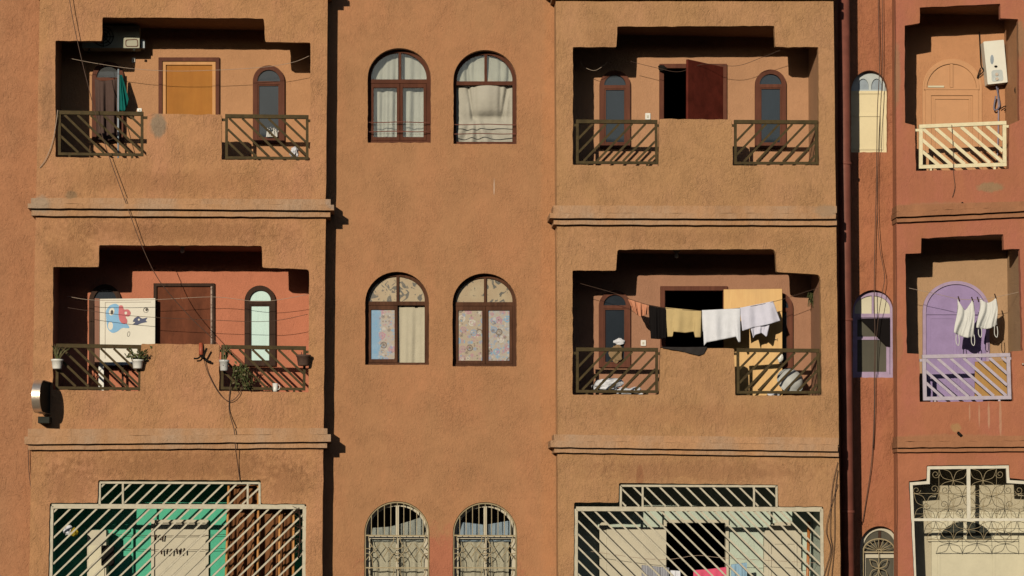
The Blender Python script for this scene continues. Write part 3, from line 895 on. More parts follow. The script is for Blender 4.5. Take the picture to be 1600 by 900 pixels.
def railing(parent, tl, tr, br, bl, Y, mat, m, s=20.5, off=6, bw=.03, fwid=.036, top_w=.05, pegs=True, feet=True):
    mb = MB()
    A, B, C_, D_ = (at(*tl, Y), at(*tr, Y), at(*br, Y), at(*bl, Y))
    ux = Vector((fwid / 2, 0, 0))
    mb.beam(A - ux, B + ux, top_w, .05); mb.beam(D_ - ux, C_ + ux, fwid, .035)
    mb.beam(A + (D_ - A).normalized() * top_w / 2, D_ + (A - D_).normalized() * fwid / 2, fwid, .035)
    mb.beam(B + (C_ - B).normalized() * top_w / 2, C_ + (B - C_).normalized() * fwid / 2, fwid, .035)
    if pegs:
        for e, sg in ((A, -1), (B, 1)):
            p = e + Vector((sg * fwid / 2, 0, -.05)); mb.beam(p, p + Vector((sg * .06, 0, 0)), .035, .02)
    if feet:
        for t in (.12, .88):
            p = D_.lerp(C_, t) - Vector((0, 0, fwid / 2)); mb.beam(p, p - Vector((0, 0, .05)), .03, .02)
    fr = mb.build('balcony_railing', mat, parent)
    l, r = (tl[0] + bl[0]) / 2 + 2, (tr[0] + br[0]) / 2 - 2
    t, b = (tl[1] + tr[1]) / 2 + 3.2, (bl[1] + br[1]) / 2 - 2.4
    sl_t = (tr[1] - tl[1]) / (tr[0] - tl[0])
    rnd = random.Random(int(tl[0] + tl[1]))
    for (xa, ya, xb, yb) in clip_diag(l, t, r, b, s, m, off):
        ya += sl_t * (xa - (l + r) / 2); yb += sl_t * (xb - (l + r) / 2)
        MB().beam(at(xa, ya, Y), at(xb + rnd.gauss(0, .4), yb, Y), bw, .012).build('railing_bar', mat, fr)
    return fr

YR = .05
railing(ochre, (93, 176), (222, 178), (222, 242), (93, 240.5), YR, M['olive'], .95)
railing(ochre, (354, 181.5), (480, 183), (480, 247.5), (354, 246.5), YR, M['olive'], .95, off=3)
railing(ochre, (90, 540), (219, 542), (218, 607.5), (89, 606), YR, M['olive'], .95)
railing(ochre, (348, 542), (476, 544), (475, 608), (347, 606.5), YR, M['olive'], .95, off=4)
railing(ochre, (902, 190), (1025, 190.5), (1026, 254.5), (902, 254), YR, M['olive'], -1.05, off=2)
railing(ochre, (1149, 190.5), (1275, 191), (1276, 255), (1149, 255), YR, M['olive'], -1.05, off=5)
railing(ochre, (902, 546), (1026, 546.5), (1026, 612), (902, 611.5), YR, M['olive'], -1.05, off=2)
railing(ochre, (1153, 547), (1278, 548), (1280, 613), (1153, 613), YR, M['olive'], -1.05, off=5)
railing(terra, (1438.5, 198), (1569, 192), (1569.5, 257), (1438.5, 261), Y_TB + .05, M['cream_metal'], .9, s=20, bw=.046, fwid=.05)
railing(terra, (1443.5, 557.5), (1575, 554.5), (1577, 621), (1445, 623), Y_TB + .05, M['lilac_metal'], .9, s=20, bw=.038, fwid=.05)

# --- ground floor stepped grilles
def stepped_grille(upper, lower, m, posts, mat):
    (ul_, ut, ur_, ub), (ll_, lt, lr_, lb) = upper, lower
    Y = .045
    mb = MB()
    w = .028
    for a, b, ww in (((ul_, ut), (ur_, ut + .8), w), ((ul_, ut), (ul_ - .3, ub), w), ((ur_, ut), (ur_ + .3, ub), w),
                     ((ll_, lt), (lr_, lt + .8), .06), ((ll_, lt), (ll_ - 3.5 if m < 0 else ll_, lb), .045), ((lr_, lt), (lr_ - 1.5 if m < 0 else lr_ + 2, lb), .05)):
        mb.beam(at(*a, Y), at(*b, Y), ww, .03)
    for x in posts: mb.beam(at(x, ut, Y - .003), at(x, ub, Y - .003), .025, .02)
    fr = mb.build('balcony_grille', mat, ochre)
    for (l, t, r, b) in ((ul_ + 1, ut + 1, ur_ - 1, ub - 2), (ll_ + 2, lt + 3, lr_ - 2, lb)):
        for (xa, ya, xb, yb) in clip_diag(l, t, r, b, 20.7, m, 7):
            MB().beam(at(xa, ya, Y + .01), at(xb, yb, Y + .01), .022, .01).build('grille_bar', mat, fr)
    return fr
stepped_grille((156, 754, 405.5, 790), (81, 791, 476, 1006), -.97, (192, 387), M['grille'])
stepped_grille((970, 759, 1213, 793), (900, 795, 1284, 1006), 1.0, (1004, 1178), M['grille'])

# --- ground floor balcony doors
d = frame_rect(236, 812, 326, 1008, 5, D + .04, D + .12, M['creamdoor'], ochre, 'door')
MB().pbox(241, 817, 321, 1008, D + .075, D + .12).build('door_panel', M['creamdoor'], d)
MB().pbox(205, 826, 208, 1008, D + .02, D + .1).build('wall_batten', M['in_ll'], ochre)
d = frame_rect(1037, 812, 1139, 1008, 5, D + .05, D + .15, M['creamdoor'], ochre, 'door')
MB().pbox(948, 824, 1041, 1008, D - .03, D + .02).build('door_leaf', M['creamdoor'], d, bevel=.004)
d = MB().plate(XZ(arch(1194, 1252, 815, 838, 1008), D), [], D + .01, D + .1).build('door', M['creamdoor'], ochre, bevel=.004)
mb = MB(); mb.plate(XZ(rect(1201, 846, 1245, 1008), D), [XZ(rect(1205, 850, 1241, 984), D)], D - .01, D + .012)
mb.build('door_moulding', M['creamdoor'], d)
d = MB().plate(XZ(arch(937, 952, 815, 822, 1008), D), [], D + .01, D + .1).build('door_frame', M['creamdoor'], ochre, bevel=.004)

# --- terracotta building: doors
d = MB().plate(XZ(arch(1441, 1534, 92, 137, 305), D_TB), [], D_TB - .02, D_TB + .02).build('door', M['door_tan'], terra, bevel=.004)
mb = MB()
def ring(o, i, Y0, Y1, m=0): mb.plate(XZ(o, Y0), [XZ(i, Y0)], Y0, Y1, m)
ring(arch(1444, 1530, 95, 137, 140), arch(1448, 1526, 99.5, 138, 137), D_TB - .045, D_TB - .02)
mb.pbox(1484.5, 99, 1489, 136.5, D_TB - .045, D_TB - .02)
ring(rect(1446, 140.5, 1529, 305), rect(1455, 149, 1520, 303), D_TB - .04, D_TB - .02)
ring(rect(1458, 152, 1517, 300), rect(1461, 155, 1514, 297), D_TB - .035, D_TB - .02)
mb.build('door_moulding', M['door_tan'], d)
MB().pbox(1450, 133.8, 1475, 136.5, D_TB - .05, D_TB - .041).build('pale_filler_strip', M['cream'], d)
# purple arched door
d = MB().plate(XZ(arch(1443, 1545, 440, 486, 660), D_TB), [], D_TB - .03, D_TB + .02).build('door', M['purple'], terra, bevel=.004)
mb = MB()
ring(arch(1442, 1546, 439, 485, 660), arch(1447, 1541, 444, 486, 659), D_TB - .06, D_TB - .03)
mb.build('door_frame', M['purple_frame'], d)
mb = MB()
mb.pbox(1447.5, 488, 1540.5, 491.5, D_TB - .05, D_TB - .03)
ring(rect(1450, 494, 1494, 655), rect(1454, 498, 1490, 652), D_TB - .037, D_TB - .03)
ring(rect(1496, 494, 1539, 655), rect(1500, 498, 1535, 652), D_TB - .037, D_TB - .03)
mb.build('door_moulding', M['purple'], d)
# ground floor cream door with a dark half-round light
YD = D_TB - .1
fan = arch(1468, 1549, 815, 843, 844, 24)
d = MB().plate(XZ(rect(1455, 800, 1600, 1008), YD), [XZ(fan, YD)], YD - .03, YD - .004).build('door', M['cream'], terra, bevel=.004)
pane(fan, YD - .015, glass('smoky_fanlight_glass', dark=obs(66, 64, 52)), d)
MB().pbox(1505.5, 814, 1510.5, 844, YD - .034, YD - .016).build('fanlight_bar', M['cream'], d)
mb = MB()
mb.pbox(1450, 844, 1592, 845.8, YD - .06, YD - .03)
ring(rect(1465, 848, 1555, 1008), rect(1469, 852, 1551, 983), YD - .038, YD - .03)
mb.build('door_moulding', M['cream'], d)

# --- terracotta building: narrow arched windows
l, r, tp, sp, b = TW['u']; Y = Y_TW + .10
fr = MB().plate(XZ(arch(l - 3, r + 1, tp - 1, sp, b + 3), Y), [XZ(arch(l + 10, (l + r) / 2 - 1, tp + 13, 136, 140, 10), Y), XZ(arch((l + r) / 2 + 3, r - 9, tp + 13, 136, 140, 10), Y)], Y, Y + .05).build('window', M['bluewhite'], terra, bevel=.004)
pane(rect(l + 9, tp + 10, r - 8, 141), Y + .025, M['greyblue'], fr)
MB().plate(XZ(rect(l - 1, 142, r + .5, b + 2), Y - .02), [], Y - .02, Y - .001).build('shutter', M['shutter'], fr, bevel=.003)
mb = MB()
for (a, t, e, q) in ((1334, 143, 1382, 146.5), (1334, 178, 1376, 182), (1334, 231, 1380, 234), (1376, 146.5, 1380, 231)): mb.pbox(a, t, e, q, Y - .034, Y - .02)
mb.build('shutter_rail', M['shutter'], fr)

l, r, tp, sp, b = TW['m']; Y = Y_TW + .09
c = (l + r) / 2 - 1
full = arch(l + 3, r - 6, tp + 9, 483, 490, 40)
hl = [(l + 3, 490)] + [q for q in full[1:-1] if q[0] < c - 1.6] + [(c - 1.4, tp + 9), (c - 1.4, 490)]
hr = [(c + 1.4, 490), (c + 1.4, tp + 9)] + [q for q in full[1:-1] if q[0] > c + 1.6] + [(r - 6, 490)]
fr = MB().plate(XZ(arch(l - 3, r + 1, tp + 2, sp, b + 3), Y), [XZ(hl, Y), XZ(hr, Y), XZ(rect(l + 4, 496, r - 6, b - 5), Y)], Y, Y + .05).build('window', M['purple_frame'], terra, bevel=.004)
for h in (hl, hr): pane(h, Y + .025, M['cream'], fr)
sash = MB().plate(XZ(rect(l + 4, 496, r - 7, b - 5), Y + .02), [XZ(rect(l + 7, 499, r - 12, 526), Y + .02), XZ(rect(l + 7, 531, r - 12, b - 9), Y + .02)], Y + .02, Y + .045).build('sash', M['purple_frame'], fr)
pane(rect(l + 6, 498, r - 11, b - 8), Y + .035, M['glass_grey'], fr)

l, r, tp, sp, b = TW['l']; Y = Y_TW + .12
fr = MB().plate(XZ(arch(l - 3, r + 1, tp - 1, sp, b + 3), Y), [XZ(arch(l + 5, r - 5, tp + 7, 858, 862, 20), Y), XZ(rect(l + 9, 872, r - 8, 983), Y)], Y, Y + .05).build('window', M['creamdoor'], terra, bevel=.004)
pane(arch(l + 4, r - 4, tp + 6, 858, 863, 20), Y + .03, M['glass_grey'], fr)
MB().pbox((l + r) / 2 - 2, tp + 6, (l + r) / 2 + 2, 862, Y + .01, Y + .029).build('mullion', M['wood_dark'], fr)
pane(rect(l + 8, 871, r - 7, 983), Y + .03, M['glass_grey'], fr)
Yg = Y_TW + .04
mb = MB()
mb.tube([at(q[0], q[1], Yg) for q in arch(1349, 1398, 842, 861, 985, 20)], .011, 6)
mb.beam(at(1349, 862.5, Yg), at(1398, 862.5, Yg), .016, .012)
gr = mb.build('window_grille', M['thin_grille'], terra)
mb = MB()
cc = (1373, 861)
for k in range(1, 10):
    a = math.pi * k / 10
    mb.tube([at(cc[0] + 4 * math.cos(a), cc[1] - 3 * math.sin(a), Yg), at(cc[0] + 24 * math.cos(a), cc[1] - 18 * math.sin(a), Yg)], .0055, 5)
def petals(mb, cx, cy, rx, ry, Y, rad=.006, n=4, ph=math.pi / 4):
    for k in range(n):
        a = ph + 2 * math.pi * k / n
        tip = (cx + rx * 1.35 * math.cos(a), cy + ry * 1.35 * math.sin(a))
        for sgn in (-1, 1):
            mid = ((cx + tip[0]) / 2 + sgn * -math.sin(a) * rx * .32, (cy + tip[1]) / 2 + sgn * math.cos(a) * ry * .32)
            mb.tube(smooth_path([at(cx, cy, Y), at(*mid, Y), at(*tip, Y)], 6), rad, 5)
mb.tube([at(1373 + 4 * math.cos(math.pi * k / 8), 861.5 - 3 * math.sin(math.pi * k / 8), Yg) for k in range(9)], .008, 6)
mb.tube([at(1373, 859, Yg), at(1373, 984, Yg)], .0055, 5)
for yy in (888, 930): petals(mb, 1373, yy, 15, 15, Yg)
mb.build('scrollwork', M['thin_grille'], gr)

# ground floor grille with petals, terracotta building
Yg = Y_TB + .05
mb = MB()
W = .04
path = [(1433, 1006), (1423.5, 756), (1450, 754), (1450.5, 731), (1574, 729.5), (1575, 752.5), (1618, 755)]
P3 = [at(*q, Yg) for q in path]
for i in range(len(P3) - 1):
    uu = (P3[i + 1] - P3[i]).normalized() * W / 2
    mb.beam(P3[i] - (uu if i else uu * 0), P3[i + 1] + uu * (.999 if i % 2 else .98), W + .0004 * i, .03 + .001 * i)
mb.beam(at(1425, 812, Yg - .003), at(1618, 812, Yg - .003), .036, .02)
mb.beam(at(1513, 731, Yg - .005), at(1513.5, 811, Yg - .005), .05, .022)
gr = mb.build('balcony_grille', M['white_grille'], terra)
mb = MB()
rr = .0036
def spiral(cx, cy, r0, a0, turns, sgn=1):
    pts = []
    for i in range(22):
        t = i / 21
        a = a0 + sgn * turns * 2 * math.pi * t; q = r0 * (1 - .75 * t)
        pts.append(at(cx + q * math.cos(a), cy + q * math.sin(a), Yg))
    mb.tube(pts, rr, 5)
for (xa, ya, xb, yb) in ((1467, 732, 1512, 770), (1515, 732, 1557, 770), (1428, 771, 1467, 811), (1467, 771, 1512, 811), (1515, 771, 1557, 811), (1557, 771, 1597, 811),
                         (1448, 812, 1490, 843), (1537, 812, 1580, 843), (1490, 812, 1537, 843)):
    petals(mb, (xa + xb) / 2, (ya + yb) / 2, (xb - xa) / 2 / .955, (yb - ya) / 2 / .955, Yg, rr)
for (cx, cy, a0, sg) in ((1462, 741, 0, 1), (1432, 766, 0, 1), (1460, 764, 1, -1), (1562, 741, 3, -1), (1592, 766, 3, -1), (1565, 764, 2, 1), (1486, 776, 1, 1), (1482, 796, 3, 1), (1545, 776, 1, -1)):
    spiral(cx, cy, 6.5, a0, 1.3, sg)
for (a, b_) in (((1467, 731), (1467, 811)), ((1557, 731), (1557, 811)), ((1427, 771), (1512, 771)), ((1515, 771), (1600, 771)), ((1490, 811), (1490, 845)), ((1537, 811), (1537, 845)), ((1580, 771), (1580, 845)),
               ((1490, 771), (1490, 811)), ((1537, 771), (1537, 811)), ((1430, 803), (1600, 803))):
    mb.tube([at(*a, Yg), at(*b_, Yg)], rr * .8, 5)
mb.tube([at(1448, 843, Yg), at(1592, 843, Yg)], .005, 6)
mb.build('scrollwork', M['thin_grille'], gr)

# ------------------------------------------------------------------ things on the facade
rnd = random.Random(8)

def cable(label, pts, r=.006, mat=None, cat='cable', group=None, name='cable', n=8):
    return tag(MB().tube(smooth_path([at(*p) for p in pts], n), r, 6).build(name, mat or M['cable']), label, cat, group)

cable('long dark cable sagging across the left bay down to the brown door', [(100, -60, -.12), (112, 20, -.12), (128, 95, -.12), (150, 180, -.12), (171, 246, -.12), (200, 326, -.14), (222, 385, -.12), (250, 440, -.08), (296, 494, -.02), (330, 527, .0), (346, 545, .02)], .005)
cable('dark cable looping from the red pipe stub down past the flower pots', [(318, 560, -.06), (326, 585, -.04), (342, 614, -.05), (358, 627, -.05), (372, 618, -.05), (380, 600, -.02)], .005)
cable('thin cable running down the wall from the hanging plant to the ivory grille', [(360, 600, -.03), (358, 640, -.03), (366, 672, -.13), (368, 700, -.13), (371, 722, -.05), (375, 752, -.02)], .006)
cable('thin cable down the left edge of the facade beside the lower bay', [(44, 700, .30), (46, 745, .3), (55, 800, .3), (63, 850, .3), (74, 905, .3)], .005)
cable('pale loose wire trailing from the corner of the top left railing', [(90, 172, -.01), (88, 190, -.02), (82, 222, -.03), (72, 248, -.03), (62, 262, -.02)], .005, M['cable_light'])
cable('straighter of the two cables down the red wall beside the narrow arched windows', [(1371, -60, 1.05), (1373, 40, 1.05), (1374, 110, 1.02), (1371, 170, 1.02), (1370, 240, 1.05), (1369, 300, 1.05), (1367, 380, 1.05), (1366, 460, 1.05), (1367, 520, 1.05), (1366, 590, 1.08), (1366, 640, 1.1), (1362, 720, 1.08), (1352, 790, 1.1), (1348, 815, 1.1)], .0055)
cable('looping cable that swings wide of its neighbour above the purple window', [(1378, -60, 1.03), (1379, 60, 1.03), (1378, 130, 1.03), (1374, 200, 1.03), (1371, 280, 1.03), (1371, 340, 1.0), (1375, 390, 1.0), (1382, 430, .98), (1379, 455, .98), (1372, 500, 1.0), (1368, 560, 1.05), (1367, 640, 1.06), (1364, 700, 1.06)], .0045)
for i, (dx, dy, lab) in enumerate(((0, 0, 'outermost cable curving down the right corner of the ochre bay beside the big grille'), (7, 12, 'middle cable of the tangle at the right corner of the ochre bay'), (-6, 34, 'thin cable crossing the tangle at the right corner low down'))):
    cable(lab, [(1309, 722 + dy, -.04), (1300 + dx * .6, 765 + dy, -.05), (1297 + dx, 830, -.06), (1300 + dx * .4, 860, -.05), (1292 + dx, 905, -.04), (1288 + dx, 950, -.03)], .0045, group='cables tangled on the corner')
cable('single wire hanging straight below the cream railing', [(1487, 195, Y_TB), (1489, 230, Y_TB - .02), (1490, 270, Y_TB - .02), (1492, 292, Y_TB - .03), (1488, 308, Y_TB - .03)], .004)

def clothes_line(label, pts, mat=None):
    return cable(label, pts, .0032, mat or M['cable_light'], 'clothes line', name='clothes_line', group='clothes lines across the balconies')
clothes_line('double pale line sagging across the shade beneath the air conditioner', [(108, 91, .45), (150, 99, .45), (214, 108, .45), (290, 111, .45), (400, 106, .45), (455, 98, .45), (484, 87, .4)])
clothes_line('pale line strung across the balcony with the brown door', [(105, 463, .5), (150, 469, .5), (245, 468, .5), (335, 464, .5), (410, 471, .5), (481, 460, .45)])
clothes_line('lower thin line sagging in front of the salmon wall', [(100, 480, .4), (200, 493, .4), (330, 500, .4), (420, 502, .4), (481, 491, .4)], M['cable'])
clothes_line('bent wire drooping in the shade of the upper right balcony', [(907, 96, .6), (912, 104, .6), (930, 110, .6), (950, 97, .6)])
clothes_line('loose wires running past the open oxblood door', [(985, 96, .5), (1030, 107, .5), (1062, 112, .5), (1100, 100, .5), (1150, 103, .5), (1190, 90, .5), (1222, 77, .45)], M['cable'])
clothes_line('sagging line carrying the washing between the tan walls', [(896, 440, .35), (960, 458, .32), (983, 467, .3), (1015, 477, .3), (1040, 481.5, .3), (1097, 485.5, .3), (1157, 481, .3), (1214, 470, .3), (1262, 455, .35), (1279, 450, .35)], M['cable'])
clothes_line('line holding the two white camisoles in front of the purple door', [(1415, 449, Y_TB + .25), (1462, 459, Y_TB + .25), (1498, 467, Y_TB + .25), (1528, 468, Y_TB + .25), (1557, 464, Y_TB + .25), (1594, 456, Y_TB + .25)])
clothes_line('bare line with pegs inside the turquoise balcony', [(80, 826, .9), (170, 834, .95), (250, 837, .95), (330, 836, .95), (474, 828, .9)], M['cable'])
clothes_line('second bare line with pegs lower in the turquoise balcony', [(80, 848, .9), (180, 856, .93), (255, 859, .93), (330, 858, .93), (474, 848, .9)], M['cable'])
clothes_line('wire crossing the black doorway of the mint balcony', [(899, 858, .6), (1000, 872, .6), (1045, 874, .6), (1090, 868, .6), (1135, 872, .6), (1285, 880, .6)])

# pegs on the bare lines
pegs = [(244, 837, .95), (250, 837, .95), (255, 837, .95), (252, 859, .93), (262, 859, .93), (268, 859, .93), (276, 858.5, .93), (283, 858.5, .93), (288, 858, .93)]
for i, (px, py, Y) in enumerate(pegs):
    p = at(px, py + 2, Y)
    mb = MB(); tl = rnd.uniform(-.012, .012)
    mb.beam(p + Vector((-.006, -.006, .03)), p + Vector((tl - .004, -.006, -.045)), .011, .01)
    mb.beam(p + Vector((.006, .006, .03)), p + Vector((tl + .006, .006, -.045)), .011, .01)
    tag(mb.build('clothes_peg', M['wood_dark']), 'dark peg clipped on the %s bare line in front of the cream door' % ('upper' if i < 3 else 'lower'), 'clothes peg', 'pegs on the bare lines, %s' % ('upper' if i < 3 else 'lower'))

# air conditioner
ac = thing('air_conditioner', 'beige air conditioner unit hung under the ceiling of the top left balcony', 'air conditioner', at(172, 78, .72))
Ya, Yb = .60, .86
MB().plate(XZ(clean_poly([(128, 40), (218, 40), (218, 75), (128, 75)], 1.5), Ya), [], Ya, Yb).build('casing', paint('beige_casing', obs(178, 166, 132), .6, .1, spec=.1), ac, bevel=.01)
mb = MB()
fc = at(162, 57.5, Ya)
for rr_ in (.05, .09, .13):
    mb.tube([fc + Vector((rr_ * math.cos(a), -.012, rr_ * math.sin(a))) for a in [2 * math.pi * k / 28 for k in range(28)]], .005, 5, closed=True)
for k in range(4):
    a = math.pi * k / 4
    mb.tube([fc + Vector((-.14 * math.cos(a), -.016, -.14 * math.sin(a))), fc + Vector((.14 * math.cos(a), -.016, .14 * math.sin(a)))], .005, 5)
mb.build('fan_guard', M['black'], ac)
MB().plate(XZ(clean_poly([(196, 62), (215, 61), (216, 73), (196, 73)], 3), Ya), [XZ(clean_poly([(197, 63), (214, 62), (215, 72), (197, 72)], 3), Ya)], Ya - .008, Ya + .002).build('access_cover', M['wood_in'], ac)
MB().pbox(220, 62, 226, 75, Ya + .1, Ya + .2).build('valve_cover', M['greyblue'], ac)
mb = MB()
for x in (138, 208):
    mb.beam(at(x, 77.5, Ya + .0), at(x, 77.5, Ya) + Vector((0, 0, -.001)) + Vector((.03, 0, 0)), .03, .02)
    q = at(x, 77, Yb)
    mb.box(q.x - .02, q.x + .02, Ya + .01, D - .001, q.z - .03, q.z)
mb.build('bracket', M['darkmetal'], ac)

# bare ceiling lamps in the two middle balconies
for (px, py, lab) in ((285, 391, 'small ceiling lamp in the dark top of the middle left balcony'), (1057, 399, 'small ceiling lamp in the dark top of the middle right balcony')):
    c_ = at(px, py, .45)
    lp = thing('ceiling_lamp', lab, 'lamp', c_)
    MB().lathe(c_ + Vector((0, 0, .03)), [(.03, 0), (.045, .02), (.045, .09)], 14).build('lamp_base', M['cement'], lp)
    MB().lathe(c_ + Vector((0, 0, -.04)), [(.004, 0), (.022, .01), (.03, .03), (.022, .055), (.014, .07)], 14).build('bulb', M['white'], lp)

# small boxes on walls
def wall_box(px, py, w, h, Y, label, mat=None):
    o = thing('light_switch', label, 'switch', at(px, py + h / 2, Y))
    MB().plate(XZ(clean_poly([(px - w / 2, py - h / 2), (px + w / 2, py - h / 2), (px + w / 2, py + h / 2), (px - w / 2, py + h / 2)], 1), Y), [], Y - .02, Y).build('switch_plate', mat or M['white'], o, bevel=.003)
    MB().pbox(px - w / 6, py - h / 5, px + w / 6, py + h / 5, Y - .027, Y - .0205).build('rocker', M['creamdoor'], o)
wall_box(1012, 182, 8, 10, D, 'cream wall switch beside the open doorway of the upper right balcony')
wall_box(1005, 536, 8, 9, D, 'cream wall switch to the left of the hanging washing')
wall_box(208.5, 94, 5, 7.5, D, 'small white box high on the wall beneath the air conditioner')
wall_box(218, 172, 7, 5, D, 'small white switch just above the top left railing')

# projecting sign drum seen edge on
sg = thing('projecting_sign', 'silver rimmed rounded projecting box with dark sides fixed low on the left bay', 'sign', at(72, 661, 0))
pa, pb = at(68, 597, 0), at(80, 648, 0)
x0, x1 = pa.x, pb.x - .005
zc = (pa.z + pb.z) / 2; hh = (pa.z - pb.z) / 2
prof = [(0.0, zc - hh), (0.0, zc + hh)]
for i in range(15):
    a = math.pi / 2 + math.pi * i / 14
    prof.append((-.42 + .22 * math.cos(a), zc + hh * math.sin(a)))
n = len(prof)
mb = MB()
mb.add([(x0 + .012, y, z) for y, z in prof] + [(x1 - .012, y, z) for y, z in prof], [list(range(n)), list(range(2 * n - 1, n - 1, -1))])
SH = .12
for p_ in mb.v: p_.x += p_.y * SH
mb.build('side_panel', M['darkmetal'], sg)
mb = MB()
v = [(x0, y, z) for y, z in prof] + [(x1, y, z) for y, z in prof]
vi = [(x0, y * .97 - .003, zc + (z - zc) * .95) for y, z in prof] + [(x1, y * .97 - .003, zc + (z - zc) * .95) for y, z in prof]
f = []
for i in range(n - 1):
    f.append([1 + i, (2 + i) % n, n + (2 + i) % n, n + 1 + i] if i < n - 2 else [n - 1, 0, n, 2 * n - 1])
mb.add(v, f, 0, True)
for base in (0, n):
    mb.add([v[base + i] for i in range(n)] + [vi[base + i] for i in range(n)], [[i, (i + 1) % n, n + (i + 1) % n, n + i] for i in range(n)])
for p_ in mb.v: p_.x += p_.y * SH
mb.build('rim', M['silver'], sg, recalc=True)
q = at(68, 652, 0)
MB().box(q.x - .04, q.x + .11, -.28, .0, q.z - .09, q.z - .004).build('bracket', M['darkmetal'], sg, bevel=.006)

# painted board standing in front of the left window
bd = thing('painted_board', 'white panel painted with a blue and pink doodle standing behind the middle left railing', 'board', at(198, 640, .78))
Yp = .78
MB().plate(XZ([(156, 467), (242.5, 466), (242, 567), (156, 570)], Yp), [], Yp, Yp + .035).build('panel', M['board_white'], bd)
MB().plate(XZ([(148, 466), (155.6, 466.5), (155.6, 571), (148, 572)], Yp), [], Yp - .004, Yp + .09).build('side_frame', M['board_edge'], bd)
MB().plate(XZ([(156, 566.5), (242, 564.5), (242, 569), (156, 571.5)], Yp), [], Yp - .012, Yp - .001).build('bottom_rail', M['greyblue'], bd)
MB().pbox(154, 571.6, 162, 640, Yp, Yp + .06).build('leg', M['white'], bd)
MB().pbox(190, 569.5, 193, 640, Yp + .01, Yp + .04).build('leg', M['wood_dark'], bd)
MB().pbox(228, 568.5, 231, 640, Yp + .01, Yp + .04).build('leg', M['wood_dark'], bd)
mb = MB()
def mark(poly, mi, lift, holes=()):
    mb.plate(XZ(poly, Yp), [XZ(h, Yp) for h in holes], Yp - lift, Yp - .0005, mi)
def ell(cx, cy, rx, ry, rot=0, n=18):
    return [(cx + rx * math.cos(t) * math.cos(rot) - ry * math.sin(t) * math.sin(rot), cy + rx * math.cos(t) * math.sin(rot) + ry * math.sin(t) * math.cos(rot)) for t in [2 * math.pi * k / n for k in range(n)]]
mark(clean_poly([(165, 486), (171, 477), (180, 474), (186, 477), (186, 492), (188, 502), (200, 507), (203, 513), (190, 512), (184, 518), (175, 521), (168, 514), (166, 500)], 4), 1, .003, [ell(172.5, 509, 4, 6.5), ])
mark(ell(174.5, 487, 4.2, 6.2, .3), 0, .0045); mark(ell(175, 488, 2.2, 3.6), 4, .006)
mark(clean_poly([(186, 477), (192, 477), (193, 484), (201, 483), (205, 489), (202, 495), (195, 494), (199, 500), (199, 505), (193, 507), (187, 502), (185, 492)], 3), 2, .0042, [ell(196.5, 489, 2.2, 2.4)])
mark(clean_poly([(207, 503), (210, 497), (216, 494), (222, 498), (231, 496), (227, 501), (231, 503), (221, 505), (214, 508), (207, 507), (212, 503)], 2), 3, .003)
mark(ell(217, 499.5, 1.6, 1.6), 0, .0045)
mark(ell(228, 484.5, 4.2, 4.2), 4, .003, [ell(228, 484.8, 3.4, 3.3)]); mark(ell(229, 484, 1.9, 2.2), 4, .003)
mark(ell(201, 522, 2.2, 4.2, .2), 4, .003, [ell(201, 522, 1.6, 3.5, .2)])
mark([(164, 472), (236, 471.5), (236, 472.3), (164.8, 472.8), (164.5, 560), (163.7, 560)], 5, .003)
mb.build('painted_picture', [M['board_white'], M['p_blue'], M['p_pink'], M['p_navy'], M['p_black'], M['board_line']], bd)

# rusty pipe stub with black fittings on the middle left parapet
ps = thing('pipe_stub', 'rusty red pipe stub with black fittings on the parapet below the brown door', 'pipe', at(314, 562, -.05))
MB().tube([at(314, 536.5, -.02), at(314, 555, -.06)], .028, 12).build('pipe', M['redstub'], ps)
mb = MB()
mb.tube(smooth_path([at(314, 555, -.06), at(317, 559, -.1), at(321, 549, -.13), at(323, 544, -.14)], 5), .014, 8)
mb.tube(smooth_path([at(314, 556, -.06), at(309, 560, -.08), at(303, 560, -.1)], 5), .011, 8)
mb.tube(smooth_path([at(315, 556, -.06), at(322, 563, -.06), at(330, 566, -.05)], 5), .016, 8)
mb.build('fitting', M['black'], ps)

# flower pots on the middle left railings
def leaves(mb, cands, size, rnd, droop=.0):
    for c in cands:
        c = Vector(c)
        d = Vector((rnd.uniform(-1, 1), rnd.uniform(-1, .4), rnd.uniform(-.5, 1))).normalized()
        s = size * rnd.uniform(.6, 1.3)
        w = d.cross(Vector((rnd.uniform(-1, 1), rnd.uniform(-1, 1), rnd.uniform(-1, 1)))).normalized() * s * .38
        mid = c + d * s * .5 + Vector((0, -.15 * s, .1 * s))
        mb.add([c, mid + w, c + d * s, mid - w], [[0, 1, 2, 3]], rnd.choice((0, 0, 1)))

